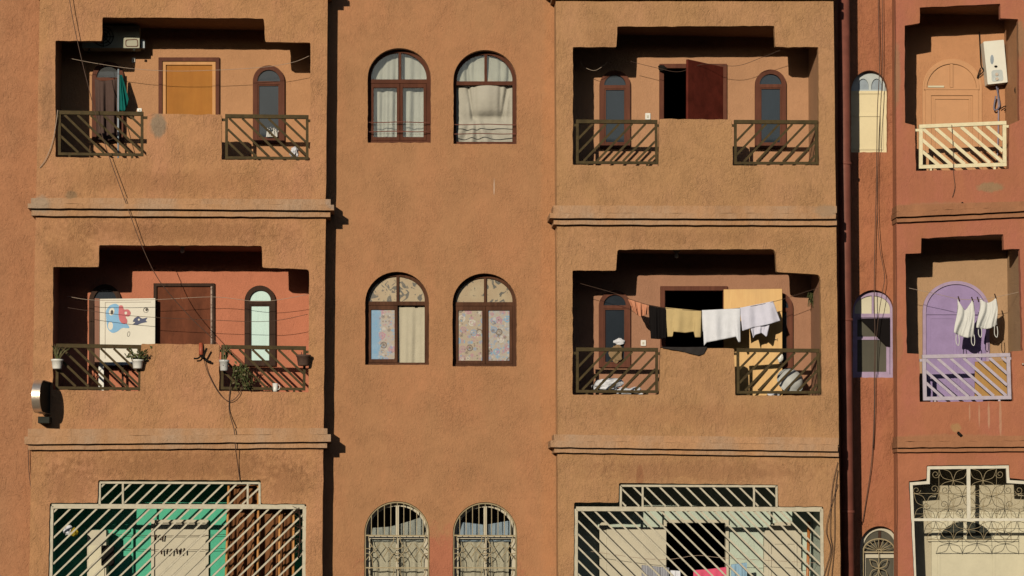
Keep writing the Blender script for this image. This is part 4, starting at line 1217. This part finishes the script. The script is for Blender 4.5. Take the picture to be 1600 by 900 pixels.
def pot(px, py, w, h, Y, label, mat, kind, name='flower_pot'):
    base = at(px, py + h / 2, Y)
    t = thing(name, label, 'flower pot', base, 'flower pots on the middle left railings')
    r = w / 2 * PXM; H = h * PXM
    MB().lathe(base, [(r * .72, 0), (r * .78, H * .1), (r * .95, H * .8), (r * 1.06, H * .82), (r * 1.06, H), (r * .92, H), (r * .88, H * .85)], 18).build('pot', mat, t)
    mb = MB()
    rn = random.Random(int(px))
    top = base + Vector((0, 0, H * .9))
    if kind == 'spiky':
        for k in range(16):
            a = rn.uniform(0, 6.28); tl = rn.uniform(.12, .26)
            d = Vector((math.cos(a) * rn.uniform(.1, .75), math.sin(a) * rn.uniform(.1, .5), 1)).normalized()
            p0 = top + Vector((rn.uniform(-.03, .03), rn.uniform(-.03, .03), 0))
            mb.tube([p0, p0 + d * tl * .6, p0 + d * tl + Vector((d.x * .05, 0, -.02))], [.009, .006, .002], 5, rn.choice((0, 1)))
    elif kind == 'leafy':
        for k in range(14):
            a = rn.uniform(0, 6.28); d = Vector((math.cos(a) * .9, math.sin(a) * .6, rn.uniform(.1, .9))).normalized() * rn.uniform(.10, .24)
            q = top + d
            mb.tube([top, top + d * .5 + Vector((0, 0, .03)), q], .004, 5)
            leaves(mb, [top.lerp(q, rn.uniform(.35, 1.05)) + Vector((rn.uniform(-.02, .02), rn.uniform(-.02, .02), rn.uniform(-.02, .03))) for _ in range(10)], .046, rn)
    elif kind == 'trailing':
        for k in range(12):
            a = rn.uniform(0, 6.28)
            q1 = top + Vector((math.cos(a) * .12 + .06, -.06, rn.uniform(-.02, .12)))
            q2 = q1 + Vector((rn.uniform(.02, .12), -.02, -rn.uniform(.1, .28)))
            pth = smooth_path([top, q1, q2], 6)
            mb.tube(pth, .004, 5)
            leaves(mb, [rn.choice(pth) + Vector((rn.uniform(-.02, .02), 0, rn.uniform(-.02, .02))) for _ in range(12)], .042, rn)
    if mb.v: mb.build('foliage', [M['leaf'], M['leaf2']], t, recalc=False)
    mb = MB()
    hk = base + Vector((0, r * .9, H * .95))
    mb.tube(smooth_path([hk + Vector((-r * .3, -r * .9, -H * .5)), hk + Vector((-r * .3, 0, .0)), hk + Vector((-r * .3, .02, .05))], 5), .005, 5)
    mb.tube(smooth_path([hk + Vector((r * .3, -r * .9, -H * .5)), hk + Vector((r * .3, 0, .0)), hk + Vector((r * .3, .02, .05))], 5), .005, 5)
    mb.build('hanger', M['darkmetal'], t)
    return t
pot(89, 569, 18, 15, -.07, 'white hanging pot with a spiky plant at the left end of the railing', M['white'], 'spiky')
pot(215, 569, 18, 14, -.07, 'white hanging pot with a bushy leafy plant beside the painted board', M['white'], 'leafy')
pot(350, 571, 15, 17, -.06, 'white patterned pot with sparse dry stems near the hanging cable', paint('white_pot_dark_print', obs(205, 195, 175), .5, .1, 16, (.03, .025, .03), .58), 'spiky')
pot(474, 563, 22, 17, -.08, 'dark brown bare basket pot at the right end of the railing', paint('dark_basket', (.035, .02, .016), .8, .3, 30), 'none')
pl = thing('hanging_plant', 'trailing green plant hanging on the railing below the patterned pot', 'plant', at(374, 606, .0), 'flower pots on the middle left railings')
mb = MB(); rn = random.Random(77)
for k in range(15):
    s0 = at(368 + rn.uniform(0, 18), 572 + rn.uniform(0, 8), -.03); e0 = at(360 + rn.uniform(0, 35), 588 + rn.uniform(0, 24), -.05)
    pth = smooth_path([s0, s0.lerp(e0, .5) + Vector((rn.uniform(-.03, .03), -.05, .03)), e0], 6)
    mb.tube(pth, .004, 5)
    leaves(mb, [rn.choice(pth) + Vector((rn.uniform(-.03, .03), rn.uniform(-.02, .02), rn.uniform(-.03, .03))) for _ in range(12)], .045, rn)
mb.build('foliage', [M['leaf'], M['leaf2']], pl, recalc=False)
# white cup on the railing ledge
b0 = at(430, 612, .03)
c_ = thing('plastic_cup', 'small white cup standing on the ledge behind the right part of the railing', 'cup', b0)
MB().lathe(b0, [(.028, 0), (.03, .02), (.038, .11), (.036, .11), (.028, .02)], 14).build('cup_body', M['white'], c_)
MB().tube(smooth_path([b0 + Vector((.036, 0, .09)), b0 + Vector((.06, 0, .08)), b0 + Vector((.055, 0, .04)), b0 + Vector((.031, 0, .03))], 4), .005, 6).build('handle', M['white'], c_)

# ------------------------------------------------------------------ cloth
def cloth(name, label, cat, top, bot, Y, mat, nf=3.0, amp=.03, back=.0, nu=36, nv=22, seed=1, group=None, disp=None, sag=.0, gap=.022):
    rn = random.Random(seed)
    ph = [rn.uniform(0, 6.28) for _ in range(4)]
    def row(v, side):
        out = []
        for i in range(nu + 1):
            u = i / nu
            a = poly_at(top, u); b = poly_at(bot, u)
            yy = Y
            fold = math.sin(2 * math.pi * nf * u + ph[0] + .6 * math.sin(3 * v + ph[1])) + .5 * math.sin(2 * math.pi * nf * 2.3 * u + ph[2] + v)
            yy += amp * (.25 + .75 * min(1, v * 1.6)) * fold * .6 * side
            if disp: yy += disp(u, v)
            p = at(lerp(a[0], b[0], v), lerp(a[1], b[1], v), yy)
            if side < 0: p.y += gap * 2
            out.append(p)
        return out
    rows = []
    if back:
        for j in range(int(nv * back), 0, -1): rows.append(row(j / nv, -1))
        for k in range(1, 4):
            a = math.pi * k / 4
            r0 = row(0, 1); rows.append([p + Vector((0, gap * (1 + math.cos(a)), .008 * math.sin(a))) for p in r0])
    for j in range(nv + 1): rows.append(row(j / nv, 1))
    mb = MB()
    v = [p for r_ in rows for p in r_]
    w = nu + 1
    f = [[j * w + i, j * w + i + 1, (j + 1) * w + i + 1, (j + 1) * w + i] for j in range(len(rows) - 1) for i in range(nu)]
    mb.add(v, f, 0, True)
    o = mb.build(name, mat, recalc=False)
    s = o.modifiers.new('thickness', 'SOLIDIFY'); s.thickness = .004; s.offset = 0
    return tag(o, label, cat, group)

WASH = 'washing hung on the middle right balcony'
F = {k: fabric('cloth_' + k, c) for k, c in dict(orange=obs(214, 140, 98), black=(.005, .0045, .005), beige=obs(206, 172, 112), white=obs(232, 222, 208), lilac=obs(222, 210, 206),
     grey=(.016, .015, .016), taupe=obs(92, 70, 58), teal=obs(28, 104, 88), cream=obs(226, 214, 190), curtain=obs(190, 176, 150), curtain2=obs(186, 172, 144),
     linen=obs(196, 178, 142), pink=obs(232, 92, 110), blue=obs(150, 175, 180), dull=obs(170, 165, 155), dim=obs(200, 178, 142), sheet_grey=obs(172, 162, 140), sheet_blue=obs(160, 164, 160)).items()}
F['stripe'] = fabric('cloth_grey_stripes', obs(176, 168, 158), stripes=(14, obs(130, 124, 120)))
cloth('towel', 'peach bunched cloth at the left end of the washing line', 'cloth', [(982, 468), (1014, 478)], [(990, 487), (1000, 495), (1012, 491)], .30, F['orange'], 3, .05, .5, group=WASH)
cloth('trousers', 'black garment hanging next to the peach cloth on the line', 'garment', [(1014, 477), (1041, 482)], [(1017, 529), (1030, 530), (1041, 528)], .31, F['black'], 2, .03, .8, group=WASH, seed=2)
cloth('sweater', 'beige sweater folded over the line between black and white garments', 'garment', [(1040, 481), (1096, 486.5)], [(1043, 526), (1051, 526), (1052, 518), (1070, 520), (1084, 518), (1086, 527), (1095, 527)], .30, F['beige'], 1.6, .025, .7, group=WASH, seed=3)
cloth('shirt', 'white shirt folded over the middle of the line, in front of the black doorway', 'garment', [(1097, 485.5), (1157, 482.5)], [(1100, 540), (1104, 535), (1125, 531), (1150, 526), (1154, 535), (1157, 534)], .29, F['white'], 1.6, .028, .6, group=WASH, seed=4)
cloth('shirt', 'lilac white shirt pegged at the right end of the line over the pine door', 'garment', [(1156, 481), (1208, 470.5)], [(1160, 517), (1175, 512), (1200, 507), (1219, 501)], .30, F['lilac'], 1.5, .028, .0, group=WASH, seed=5)
cloth('undershirt', 'small lilac grey undershirt hanging below the lilac shirt', 'garment', [(1172, 510), (1203, 504)], [(1177, 528), (1180, 523), (1190, 520), (1197, 526), (1199, 524)], .33, F['lilac'], 2, .02, .0, group=WASH, seed=6)
cloth('cloth', 'dark grey cloth draped over the parapet below the beige sweater', 'cloth', [(1034, 542.5), (1070, 543), (1105, 542.5)], [(1036, 544), (1060, 548), (1092, 555.5), (1100, 553)], -.03, F['grey'], 2, .015, .5, seed=7, gap=.08)
cloth('curtain', 'taupe cloth hung over the arched window beside the thin pole', 'curtain', [(148, 123), (160, 127), (186, 123)], [(151, 217), (168, 220), (186, 214)], .80, F['taupe'], 2, .06, .0, seed=8)
cloth('cloth', 'teal cloth hanging from the thin pole under the air conditioner', 'cloth', [(187, 117), (191, 117)], [(186, 172), (194, 174), (198, 168), (201, 155)], .70, F['teal'], 1.5, .05, .0, seed=9)
tag(MB().tube([at(185, 108, .72), at(184.5, 292, .72)], .013, 8).build('pole', M['greyblue']), 'thin grey pole standing upright in the top left balcony', 'pole')

# two camisoles with straps
def camisole(l, r, t, b, Y, label, seed, lean=0, vd=.3):
    t_ = thing('camisole', label, 'garment', at((l + r) / 2, b, Y), 'white camisoles on the line')
    rn = random.Random(seed)
    nu, nv = 20, 20
    mb = MB(); v = []
    for j in range(nv + 1):
        q = j / nv
        for i in range(nu + 1):
            u = i / nu
            dip = (abs(u - .5) * 2)
            ty = t + (1 - dip ** (1.2 if vd > .2 else 2)) * (b - t) * vd
            by = b - 6 + 6 * math.sin(math.pi * (u * .8 + .1 + lean * .15)) - lean * 8 * (u - .5)
            wob = 1.5 * math.sin(5 * q)
            x = lerp(l + 4 - 4 * q, r - 4 + 4 * q, u) + wob
            v.append(at(x, lerp(ty, by, q), Y + (.03 * math.sin(9 * u + 2 * q + seed) + .018 * math.sin(17 * u * (1 - .4 * q) + 5 * q) + .012 * math.sin(31 * u + 9 * q)) * (.4 + .8 * q)))
    w = nu + 1
    mb.add(v, [[j * w + i, j * w + i + 1, (j + 1) * w + i + 1, (j + 1) * w + i] for j in range(nv) for i in range(nu)], 0, True)
    o = mb.build('garment_body', F['cream'], t_, recalc=False)
    s = o.modifiers.new('thickness', 'SOLIDIFY'); s.thickness = .004
    for x in (l + 4, r - 4):
        mb = MB(); mb.tube(smooth_path([at(x - 2, b - 5, Y), at(x - 2, b + 8, Y), at(x + 1.5, b + 13, Y), at(x + 3, b + 6, Y), at(x + 2, b - 4, Y)], 5), .0055, 6)
        mb.build('strap', F['cream'], t_)
    return t_
camisole(1492, 1524, 467, 527, Y_TB + .25, 'white camisole hanging nearer the middle of the purple door, longer of the two', 3, -.5)
camisole(1527, 1560, 465, 514, Y_TB + .25, 'white camisole with straps at the right edge of the purple door, shorter of the two', 9, .3, .16)
for i, (px, py) in enumerate(((1498, 467), (1519, 468), (1528, 468), (1555, 463))):
    p = at(px, py, Y_TB + .24)
    mb = MB(); mb.beam(p + Vector((-.012, -.012, .035)), p + Vector((.012, -.012, -.035)), .014, .012); mb.beam(p + Vector((-.004, .012, .035)), p + Vector((.014, .012, -.035)), .014, .012)
    tag(mb.build('clothes_peg', M['wood_dark']), 'dark peg at the %s shoulder of the %s camisole' % ('left' if i % 2 == 0 else 'right', 'longer' if i < 2 else 'shorter'), 'clothes peg', 'pegs on the camisoles')

# curtains in the centre windows
cw = dict(cat='curtain', name='curtain')
def curtain(label, l, t, r, b, Y, mat, nf, amp, seed, disp=None):
    return cloth('curtain', label, 'curtain', [(l, t), (r, t)], [(l, b), (r, b)], Y, mat, nf, amp, 0, 60, 30, seed, None, disp)
Yc = Y_MID + .26
curtain('grey white curtain behind the left leaf of the top left brown window', 576, 84, 622, 224, Yc, F['curtain'], 2, .04, 11)
curtain('grey white curtain behind the right leaf of the top left brown window', 628, 82, 674, 224, Yc, F['curtain'], 1.6, .035, 12)
def knot(u, v):
    g = math.exp(-((v - .70) / .05) ** 2)                      # the gathered roll across the middle
    d = -.10 * math.sin(math.pi * min(1, max(0, (u - .22) / .7))) * math.exp(-((v - .45) / .22) ** 2)
    d += .10 * g * math.exp(-((u - .58) / .32) ** 2)
    for k, (u0, dr) in enumerate(((.22, .10), (.34, .02), (.78, -.02), (.92, -.12))):
        c = u0 + dr * max(0, v - .25) * 2.2
        d += (.05 if k in (0, 3) else .02) * math.exp(-((u - c) / .03) ** 2) * (v < .72)
    if v > .72:
        a = math.atan2(u - .35, v - .62)
        d += .035 * math.sin(9 * a) * min(1, (v - .72) * 6)
    return d
curtain('pale curtain knotted in the middle and bulging out of the open top right window', 709, 84, 803, 228, Yc - .05, F['curtain2'], 3, .006, 13, knot)
curtain('cream curtain in the open right half of the blue papered window', 622, 476, 672, 570, Yc - .06, F['linen'], 2, .016, 14)
curtain('dull grey curtain behind the left ground floor arched window with iron scrolls', 571, 832, 671, 985, Yc - .02, F['dim'], 5, .035, 15)
curtain('torn grey curtain with lace hem behind the right ground floor arched window with iron scrolls', 709, 832, 795, 985, Yc - .02, F['dim'], 4, .035, 16)
tag(MB().plate(XZ([(628, 476.5), (654, 476.5), (653, 481), (646, 481.5), (645, 480), (628, 479.5)], Yc - .06), [], Yc - .06, Yc - .05).build('curtain_rail', M['black']), 'short black curtain rail above the cream curtain', 'curtain rail')
# sagging blue sheets across the tops of the ground floor windows
for key, lab in (('ll', 'pale blue sheet slanting across the top of the left ground floor window'), ('lr', 'pale blue sheet sagging across the top of the right ground floor window')):
    l, r, tp, sp, b = CW[key]
    top = [(l + 8, 825), (l + 40, 823), (r - 30, 814), (r - 8, 806)] if key == 'll' else [(l + 8, 815), ((l + r) / 2, 820), (r - 9, 813)]
    cloth('sheet', lab, 'sheet', top, [(l + 8, 846), (r - 8, 846)], Yc - .05, F['sheet_grey' if key == 'll' else 'sheet_blue'], 5, .02, 0, seed=21)

# purple window: black cloth
tag(MB().plate(XZ([(1343, 497.5), (1390.5, 497), (1390.5, 541), (1384, 540), (1374, 530), (1360, 514)], Y_TW + .06), [], Y_TW + .06, Y_TW + .066).build('black_cloth', F['black']),
    'black triangular cloth covering the upper corner of the purple window', 'cloth')

# mint balcony washing
LOW = 'washing low in the mint balcony'
cloth('towel', 'grey striped towel hanging low in front of the cream door leaf', 'towel', [(1003, 884), (1046, 888)], [(1003, 940), (1046, 940)], .35, F['stripe'], 3, .03, .4, seed=31, group=LOW)
cloth('cloth', 'small white cloth hung between grey towel and pink cloth', 'cloth', [(1048, 892), (1063, 893)], [(1048, 935), (1063, 935)], .35, F['white'], 1.5, .02, .4, seed=32, group=LOW)
cloth('cloth', 'bright pink cloth hanging in the black doorway of the mint balcony', 'cloth', [(1084, 892), (1110, 890), (1135, 887)], [(1084, 945), (1135, 945)], .35, F['pink'], 2, .025, .4, seed=33, group=LOW)
cloth('cloth', 'pale blue cloth hanging against the mint wall', 'cloth', [(1143, 883), (1167, 880)], [(1143, 940), (1167, 940)], .5, F['blue'], 2, .025, .4, seed=34, group=LOW)
tag(MB().tube([at(1264, 815, .8), at(1260, 985, .8)], .022, 10).build('copper_pipe', M['copper']), 'copper coloured vertical pipe in the right corner of the mint balcony', 'pipe')

# turquoise balcony: brown striped hanging, cabinet, bundles
def pleat(u, v): return .05 * abs(math.sin(9 * math.pi * u)) - .02
cloth('hanging_cloth', 'brown pleated hanging behind the right end of the ivory grille', 'curtain', [(357, 753), (407, 753)], [(353, 940), (405, 940)], .24, M['reed'], 3, .10, 0, seed=41)
cloth('hanging_cloth', 'brown pleated hanging right of the first, below the grille step', 'curtain', [(405, 791), (458, 791)], [(403, 940), (456, 940)], .26, M['reed'], 2.6, .10, 0, seed=42)
mb = MB()
for (xa, xb) in ((357.5, 351.5), (404, 402), (437, 436), (459, 458)): mb.tube([at(xa, 752 if xa < 405 else 790, .12), at(xb, 950, .12)], .016, 8)
tag(mb.build('cane_poles', M['door_yellow_frame']), 'slim wooden poles of one rack holding up the brown hangings', 'rack')
cb = thing('cabinet', 'cream cabinet standing in the left corner of the turquoise balcony', 'cabinet', at(150, 985, .6))
MB().pbox(136, 828, 166, 1008, .55, .9).build('cabinet_body', M['creamdoor'], cb, bevel=.01)
MB().pbox(139, 852, 163, 1008, .535, .5505).build('cabinet_door', M['cream'], cb, bevel=.004)
tag(MB().pbox(158, 852, 178, 884, .42, .52).build('shadow_block', M['black'], bevel=.012), 'black block standing in for the shadow beside the cream cabinet', 'box')  # solid black block imitates the shadow on the cabinet's right
def bundle(label, px, py, rx, ry, Y, mat, seed, name='bundle', cat='bundle', ryd=.1):
    rn = random.Random(seed)
    bm = bmesh.new(); bmesh.ops.create_icosphere(bm, subdivisions=3, radius=1)
    c = at(px, py, Y)
    k = [Vector((rn.uniform(-3, 3), rn.uniform(-3, 3), rn.uniform(-3, 3))) for _ in range(6)]
    vs = []
    for v in bm.verts:
        d = 1 + sum(.10 * math.sin(v.co.dot(q) * 1.7 + i) for i, q in enumerate(k)) - .16 * abs(math.sin(v.co.dot(k[0]) * 2.6)) + .12 * abs(math.sin(v.co.dot(k[1]) * 3.1)) + rn.uniform(-.06, .06)
        vs.append(c + Vector((v.co.x * rx * PXM * d, v.co.y * ryd * d, v.co.z * ry * PXM * d)))
    mb = MB(); mb.add(vs, [[v.index for v in f.verts] for f in bm.faces], 0, False); bm.free()
    return tag(mb.build(name, mat), label, cat)
bundle('white crumpled bag hanging in the dark corner of the turquoise balcony', 106, 829, 7, 7, .2, F['white'], 51, 'bag', 'bag', .05)
bundle('yellow crumpled bag beside the white one in the dark corner', 116, 832, 6, 6, .2, fabric('cloth_yellow', obs(170, 140, 40)), 52, 'bag', 'bag', .05)
mb = MB(); rn = random.Random(6)
for k in range(60):
    y0 = rn.uniform(795, 868)
    p = at(468 + rn.uniform(-5, 3), y0, .02)
    mb.tube([p, p + Vector((rn.uniform(-.09, .06), rn.uniform(-.05, .05), rn.uniform(-.07, .07)))], .003, 4)
mb.tube(smooth_path([at(467, 793, .03), at(469, 830, .02), at(466, 872, .03)], 6), .008, 6)
tag(mb.build('dry_creeper', M['wood_dark'], recalc=False), 'dark dry creeper climbing the right post of the ivory grille', 'plant')

# middle right balcony clutter
bundle('crumpled white plastic sheet heaped behind the left railing under the washing', 948, 603, 20, 11, .45, F['white'], 61, 'plastic_sheet', 'sheet', .16)
bundle('small white plastic bag beside the crumpled sheet', 984, 611, 18, 7, .4, F['white'], 62, 'bag', 'bag', .12)
b0 = at(1235, 612, .55)
t = thing('washtub', 'white round tub leaning in the right corner of the middle right balcony', 'tub', b0)
mb = MB(); ax = Vector((.25, -.85, .45)).normalized(); e1 = ax.orthogonal().normalized(); e2 = ax.cross(e1)
cc_ = b0 + Vector((0, 0, .08))
prof = [(.03, .14), (.10, .13), (.155, .08), (.17, 0), (.185, -.004), (.185, .012)]
v = [cc_ + Vector((0, 0, .06)) + (e1 * math.cos(2 * math.pi * k / 24) + e2 * math.sin(2 * math.pi * k / 24)) * r_ + ax * h_ for r_, h_ in prof for k in range(24)]
mb.add(v, [[i * 24 + k, i * 24 + (k + 1) % 24, (i + 1) * 24 + (k + 1) % 24, (i + 1) * 24 + k] for i in range(len(prof) - 1) for k in range(24)] + [list(range(24))], 0, True)
mb.build('tub_body', paint('grey_white_plastic', obs(196, 188, 168), .6, .1, spec=.1), t)
MB().tube([cc_ + Vector((0, 0, .06)) + (e1 * math.cos(2 * math.pi * k / 24) + e2 * math.sin(2 * math.pi * k / 24)) * .187 for k in range(24)], .008, 6, closed=True).build('rim', M['bluewhite'], t)
bundle('white rag lying at the foot of the tub', 1210, 617, 9, 4, .3, F['white'], 63, 'rag', 'cloth', .06)
bundle('white plastic bottle shape hung at the edge of the pine door leaf', 1219, 560, 3.5, 9, .62, M['white'], 66, 'bottle', 'bottle', .03)
bundle('beige stuffed toy sitting behind the glass of the left window under the washing', 963, 552, 9, 14, D - .075, fabric('cloth_toy', obs(150, 118, 80)), 64, 'stuffed_toy', 'toy', .022)
bundle('white flower bunch above the stuffed toy behind the railing', 968, 534, 8, 5, D - .075, F['white'], 65, 'flower_bunch', 'flowers', .022)
mb = MB(); rn = random.Random(9)
for k in range(18):
    p = at(1272 + rn.uniform(-2, 3), 452 + rn.uniform(0, 8), .75)
    e = p + Vector((rn.uniform(-.09, .02), rn.uniform(-.06, .04), -rn.uniform(.08, .28)))
    mb.tube(smooth_path([p, p.lerp(e, .5) + Vector((-.02, 0, .03)), e], 4), .004, 4)
    leaves(mb, [p.lerp(e, rn.random()) for _ in range(5)], .04, rn)
tag(mb.build('hanging_plant', [M['leaf'], M['leaf2']], recalc=False), 'small green plant hanging high on the right wall by the washing line', 'plant')

# upper left right-hand corner: white bag and ornaments in the window
bundle('white plastic bag standing behind the right railing of the top left balcony', 460, 239, 7, 9, .5, F['white'], 71, 'bag', 'bag', .08)
mb = MB(); rn = random.Random(12)
for k in range(7):
    p = at(417 + k * 2.6, 214, D - .072); h = rn.uniform(.05, .16)
    mb.tube([p, p + Vector((rn.uniform(-.02, .02), 0, h))], [.012, .007], 6)
for k in range(10):
    p = at(421 + rn.uniform(0, 14), 199 + rn.uniform(0, 10), D - .072); leaves(mb, [p], .04, rn)
tag(mb.build('ornament', M['white'], recalc=False), 'cluster of white ornaments on the sill of the narrow window at top left', 'ornament')
# black bundle on the door frame corner
bundle('black bundle tied to the top corner of the open doorway', 1035, 106, 7, 5, D - .1, M['black'], 72, 'cable_bundle', 'cable', .04)

# ------------------------------------------------------------------ drainpipe between the buildings
dp = thing('drainpipe', 'oxide red drainpipe running down the gap between ochre and red buildings', 'drainpipe', at(1322, 985, .72))
MB().tube([at(1317, -95, .62), at(1319.5, 300, .62), at(1322, 600, .62), at(1327, 1068, .62)], .085, 24).build('pipe', M['pipe'], dp)
for yy in (-30, 258, 502, 802):
    x = 1317 + (yy + 95) * .0083
    a = at(x, yy, .62); MB().lathe(a, [(.088, 0), (.093, .003), (.093, .035), (.088, .038)], 24).build('pipe_clamp', M['pipe'], dp)
# closing wall between the two buildings
MB().plate(XZ([(1300, -90), (1316, -90), (1323, 1069), (1302, 1069)], Y_TW - .02), [], Y_TW - .02, Y_TW - .001).build('corner_strip', M['redwall'], terra)

# ------------------------------------------------------------------ terracotta balcony things
wh = thing('water_heater', 'white gas water heater hanging tilted on the wall of the top right balcony', 'water heater', at(1557, 131, D_TB - .1))
Yh = D_TB - .20
MB().plate(XZ(clean_poly([(1536.5, 65), (1568.5, 62), (1574.5, 128.5), (1543.5, 132)], 1.6), Yh), [], Yh, D_TB - .02).build('casing', M['whitecool'], wh, bevel=.012)
MB().plate(XZ(clean_poly([(1549, 110), (1566, 108.5), (1568, 126), (1549.5, 128)], 4), Yh), [], Yh - .005, Yh + .0).build('control_panel', M['bluewhite'], wh)
mb = MB(); k0 = at(1557.5, 116, Yh - .02); k1 = at(1558, 123, Yh - .02)
for kk in (k0, k1): mb.tube([kk, kk + Vector((0, .016, 0))], .022, 14)
mb.build('knob', M['silver'], wh)
MB().plate(XZ(ell(1556, 104, 2.6, 1.8), Yh), [], Yh - .004, Yh).build('sight_hole', M['black'], wh)
MB().plate(XZ(ell(1550, 93, 2.8, 7.5, .0), Yh), [], Yh - .003, Yh).build('emblem', M['greyblue'], wh)
cable('pair of blue grey hoses hanging under the water heater', [(1556, 131, D_TB - .1), (1560, 150, D_TB - .08), (1562, 165, D_TB - .06), (1556, 172, D_TB - .08), (1553, 168, D_TB - .08), (1556, 150, D_TB - .1)], .011, paint('blue_grey_hose', (.07, .07, .11), .5), 'hose', name='hose')
cable('thin blue grey pipe dropping from the water heater behind the cream railing', [(1559, 131, D_TB - .05), (1560, 180, D_TB - .04), (1559, 230, D_TB - .04), (1557, 262, D_TB - .04)], .01, paint('blue_grey_pipe', (.12, .11, .16), .5), 'pipe', name='pipe')
cable('black knotted wire hanging from the ceiling beside the water heater', [(1530, 50, D_TB - .05), (1532, 90, D_TB - .05), (1533, 103, D_TB - .05), (1537, 110, D_TB - .06), (1530, 118, D_TB - .06), (1527, 121, D_TB - .06), (1532, 106, D_TB - .06)], .008, M['black'], 'wire', name='wire')
cable('black curled wire end to the right of the hoses', [(1563, 170, D_TB - .06), (1570, 166, D_TB - .06), (1576, 167, D_TB - .06), (1569, 173, D_TB - .06)], .008, M['black'], 'wire', name='wire')
# plywood sheet behind the lilac railing
pw = thing('plywood_sheet', 'orange plywood sheet leaning behind the right half of the lilac railing', 'board', at(1548, 622, Y_TB + .13))
MB().plate(XZ([(1523.5, 565), (1574, 563.5), (1575, 622), (1523, 623)], Y_TB + .12), [], Y_TB + .12, Y_TB + .14).build('sheet', M['ply'], pw)
# spouts and anchors on the red parapets
for (px, py, lab) in ((1497, 678, 'stubby black spout poking out of the red parapet under the purple balcony'), (1503, 318, 'tiny black spout in the red parapet under the cream railing')):
    p = at(px, py, Y_TB)
    s_ = 1.0 if py > 500 else .6
    tag(MB().tube([p + Vector((0, .02, .02)), p + Vector((.03 * s_, -.07 * s_, -.03 * s_))], .022 * s_, 10).build('spout', M['black']), lab, 'spout')
q = at(1597, 569, Y_TB)
tag(MB().tube([q, q + Vector((0, -.05, 0))], .012, 10).build('bolt', M['silver']), 'single steel bolt sticking out of the red wall right of the lilac railing', 'bolt')
tag(MB().tube(smooth_path([at(1590, 150, Y_TB + .3), at(1586, 142, Y_TB + .28), at(1588, 134, Y_TB + .3)], 4), .012, 6).build('wall_hook', M['black']), 'black hook on the right side wall of the top right balcony', 'hook')
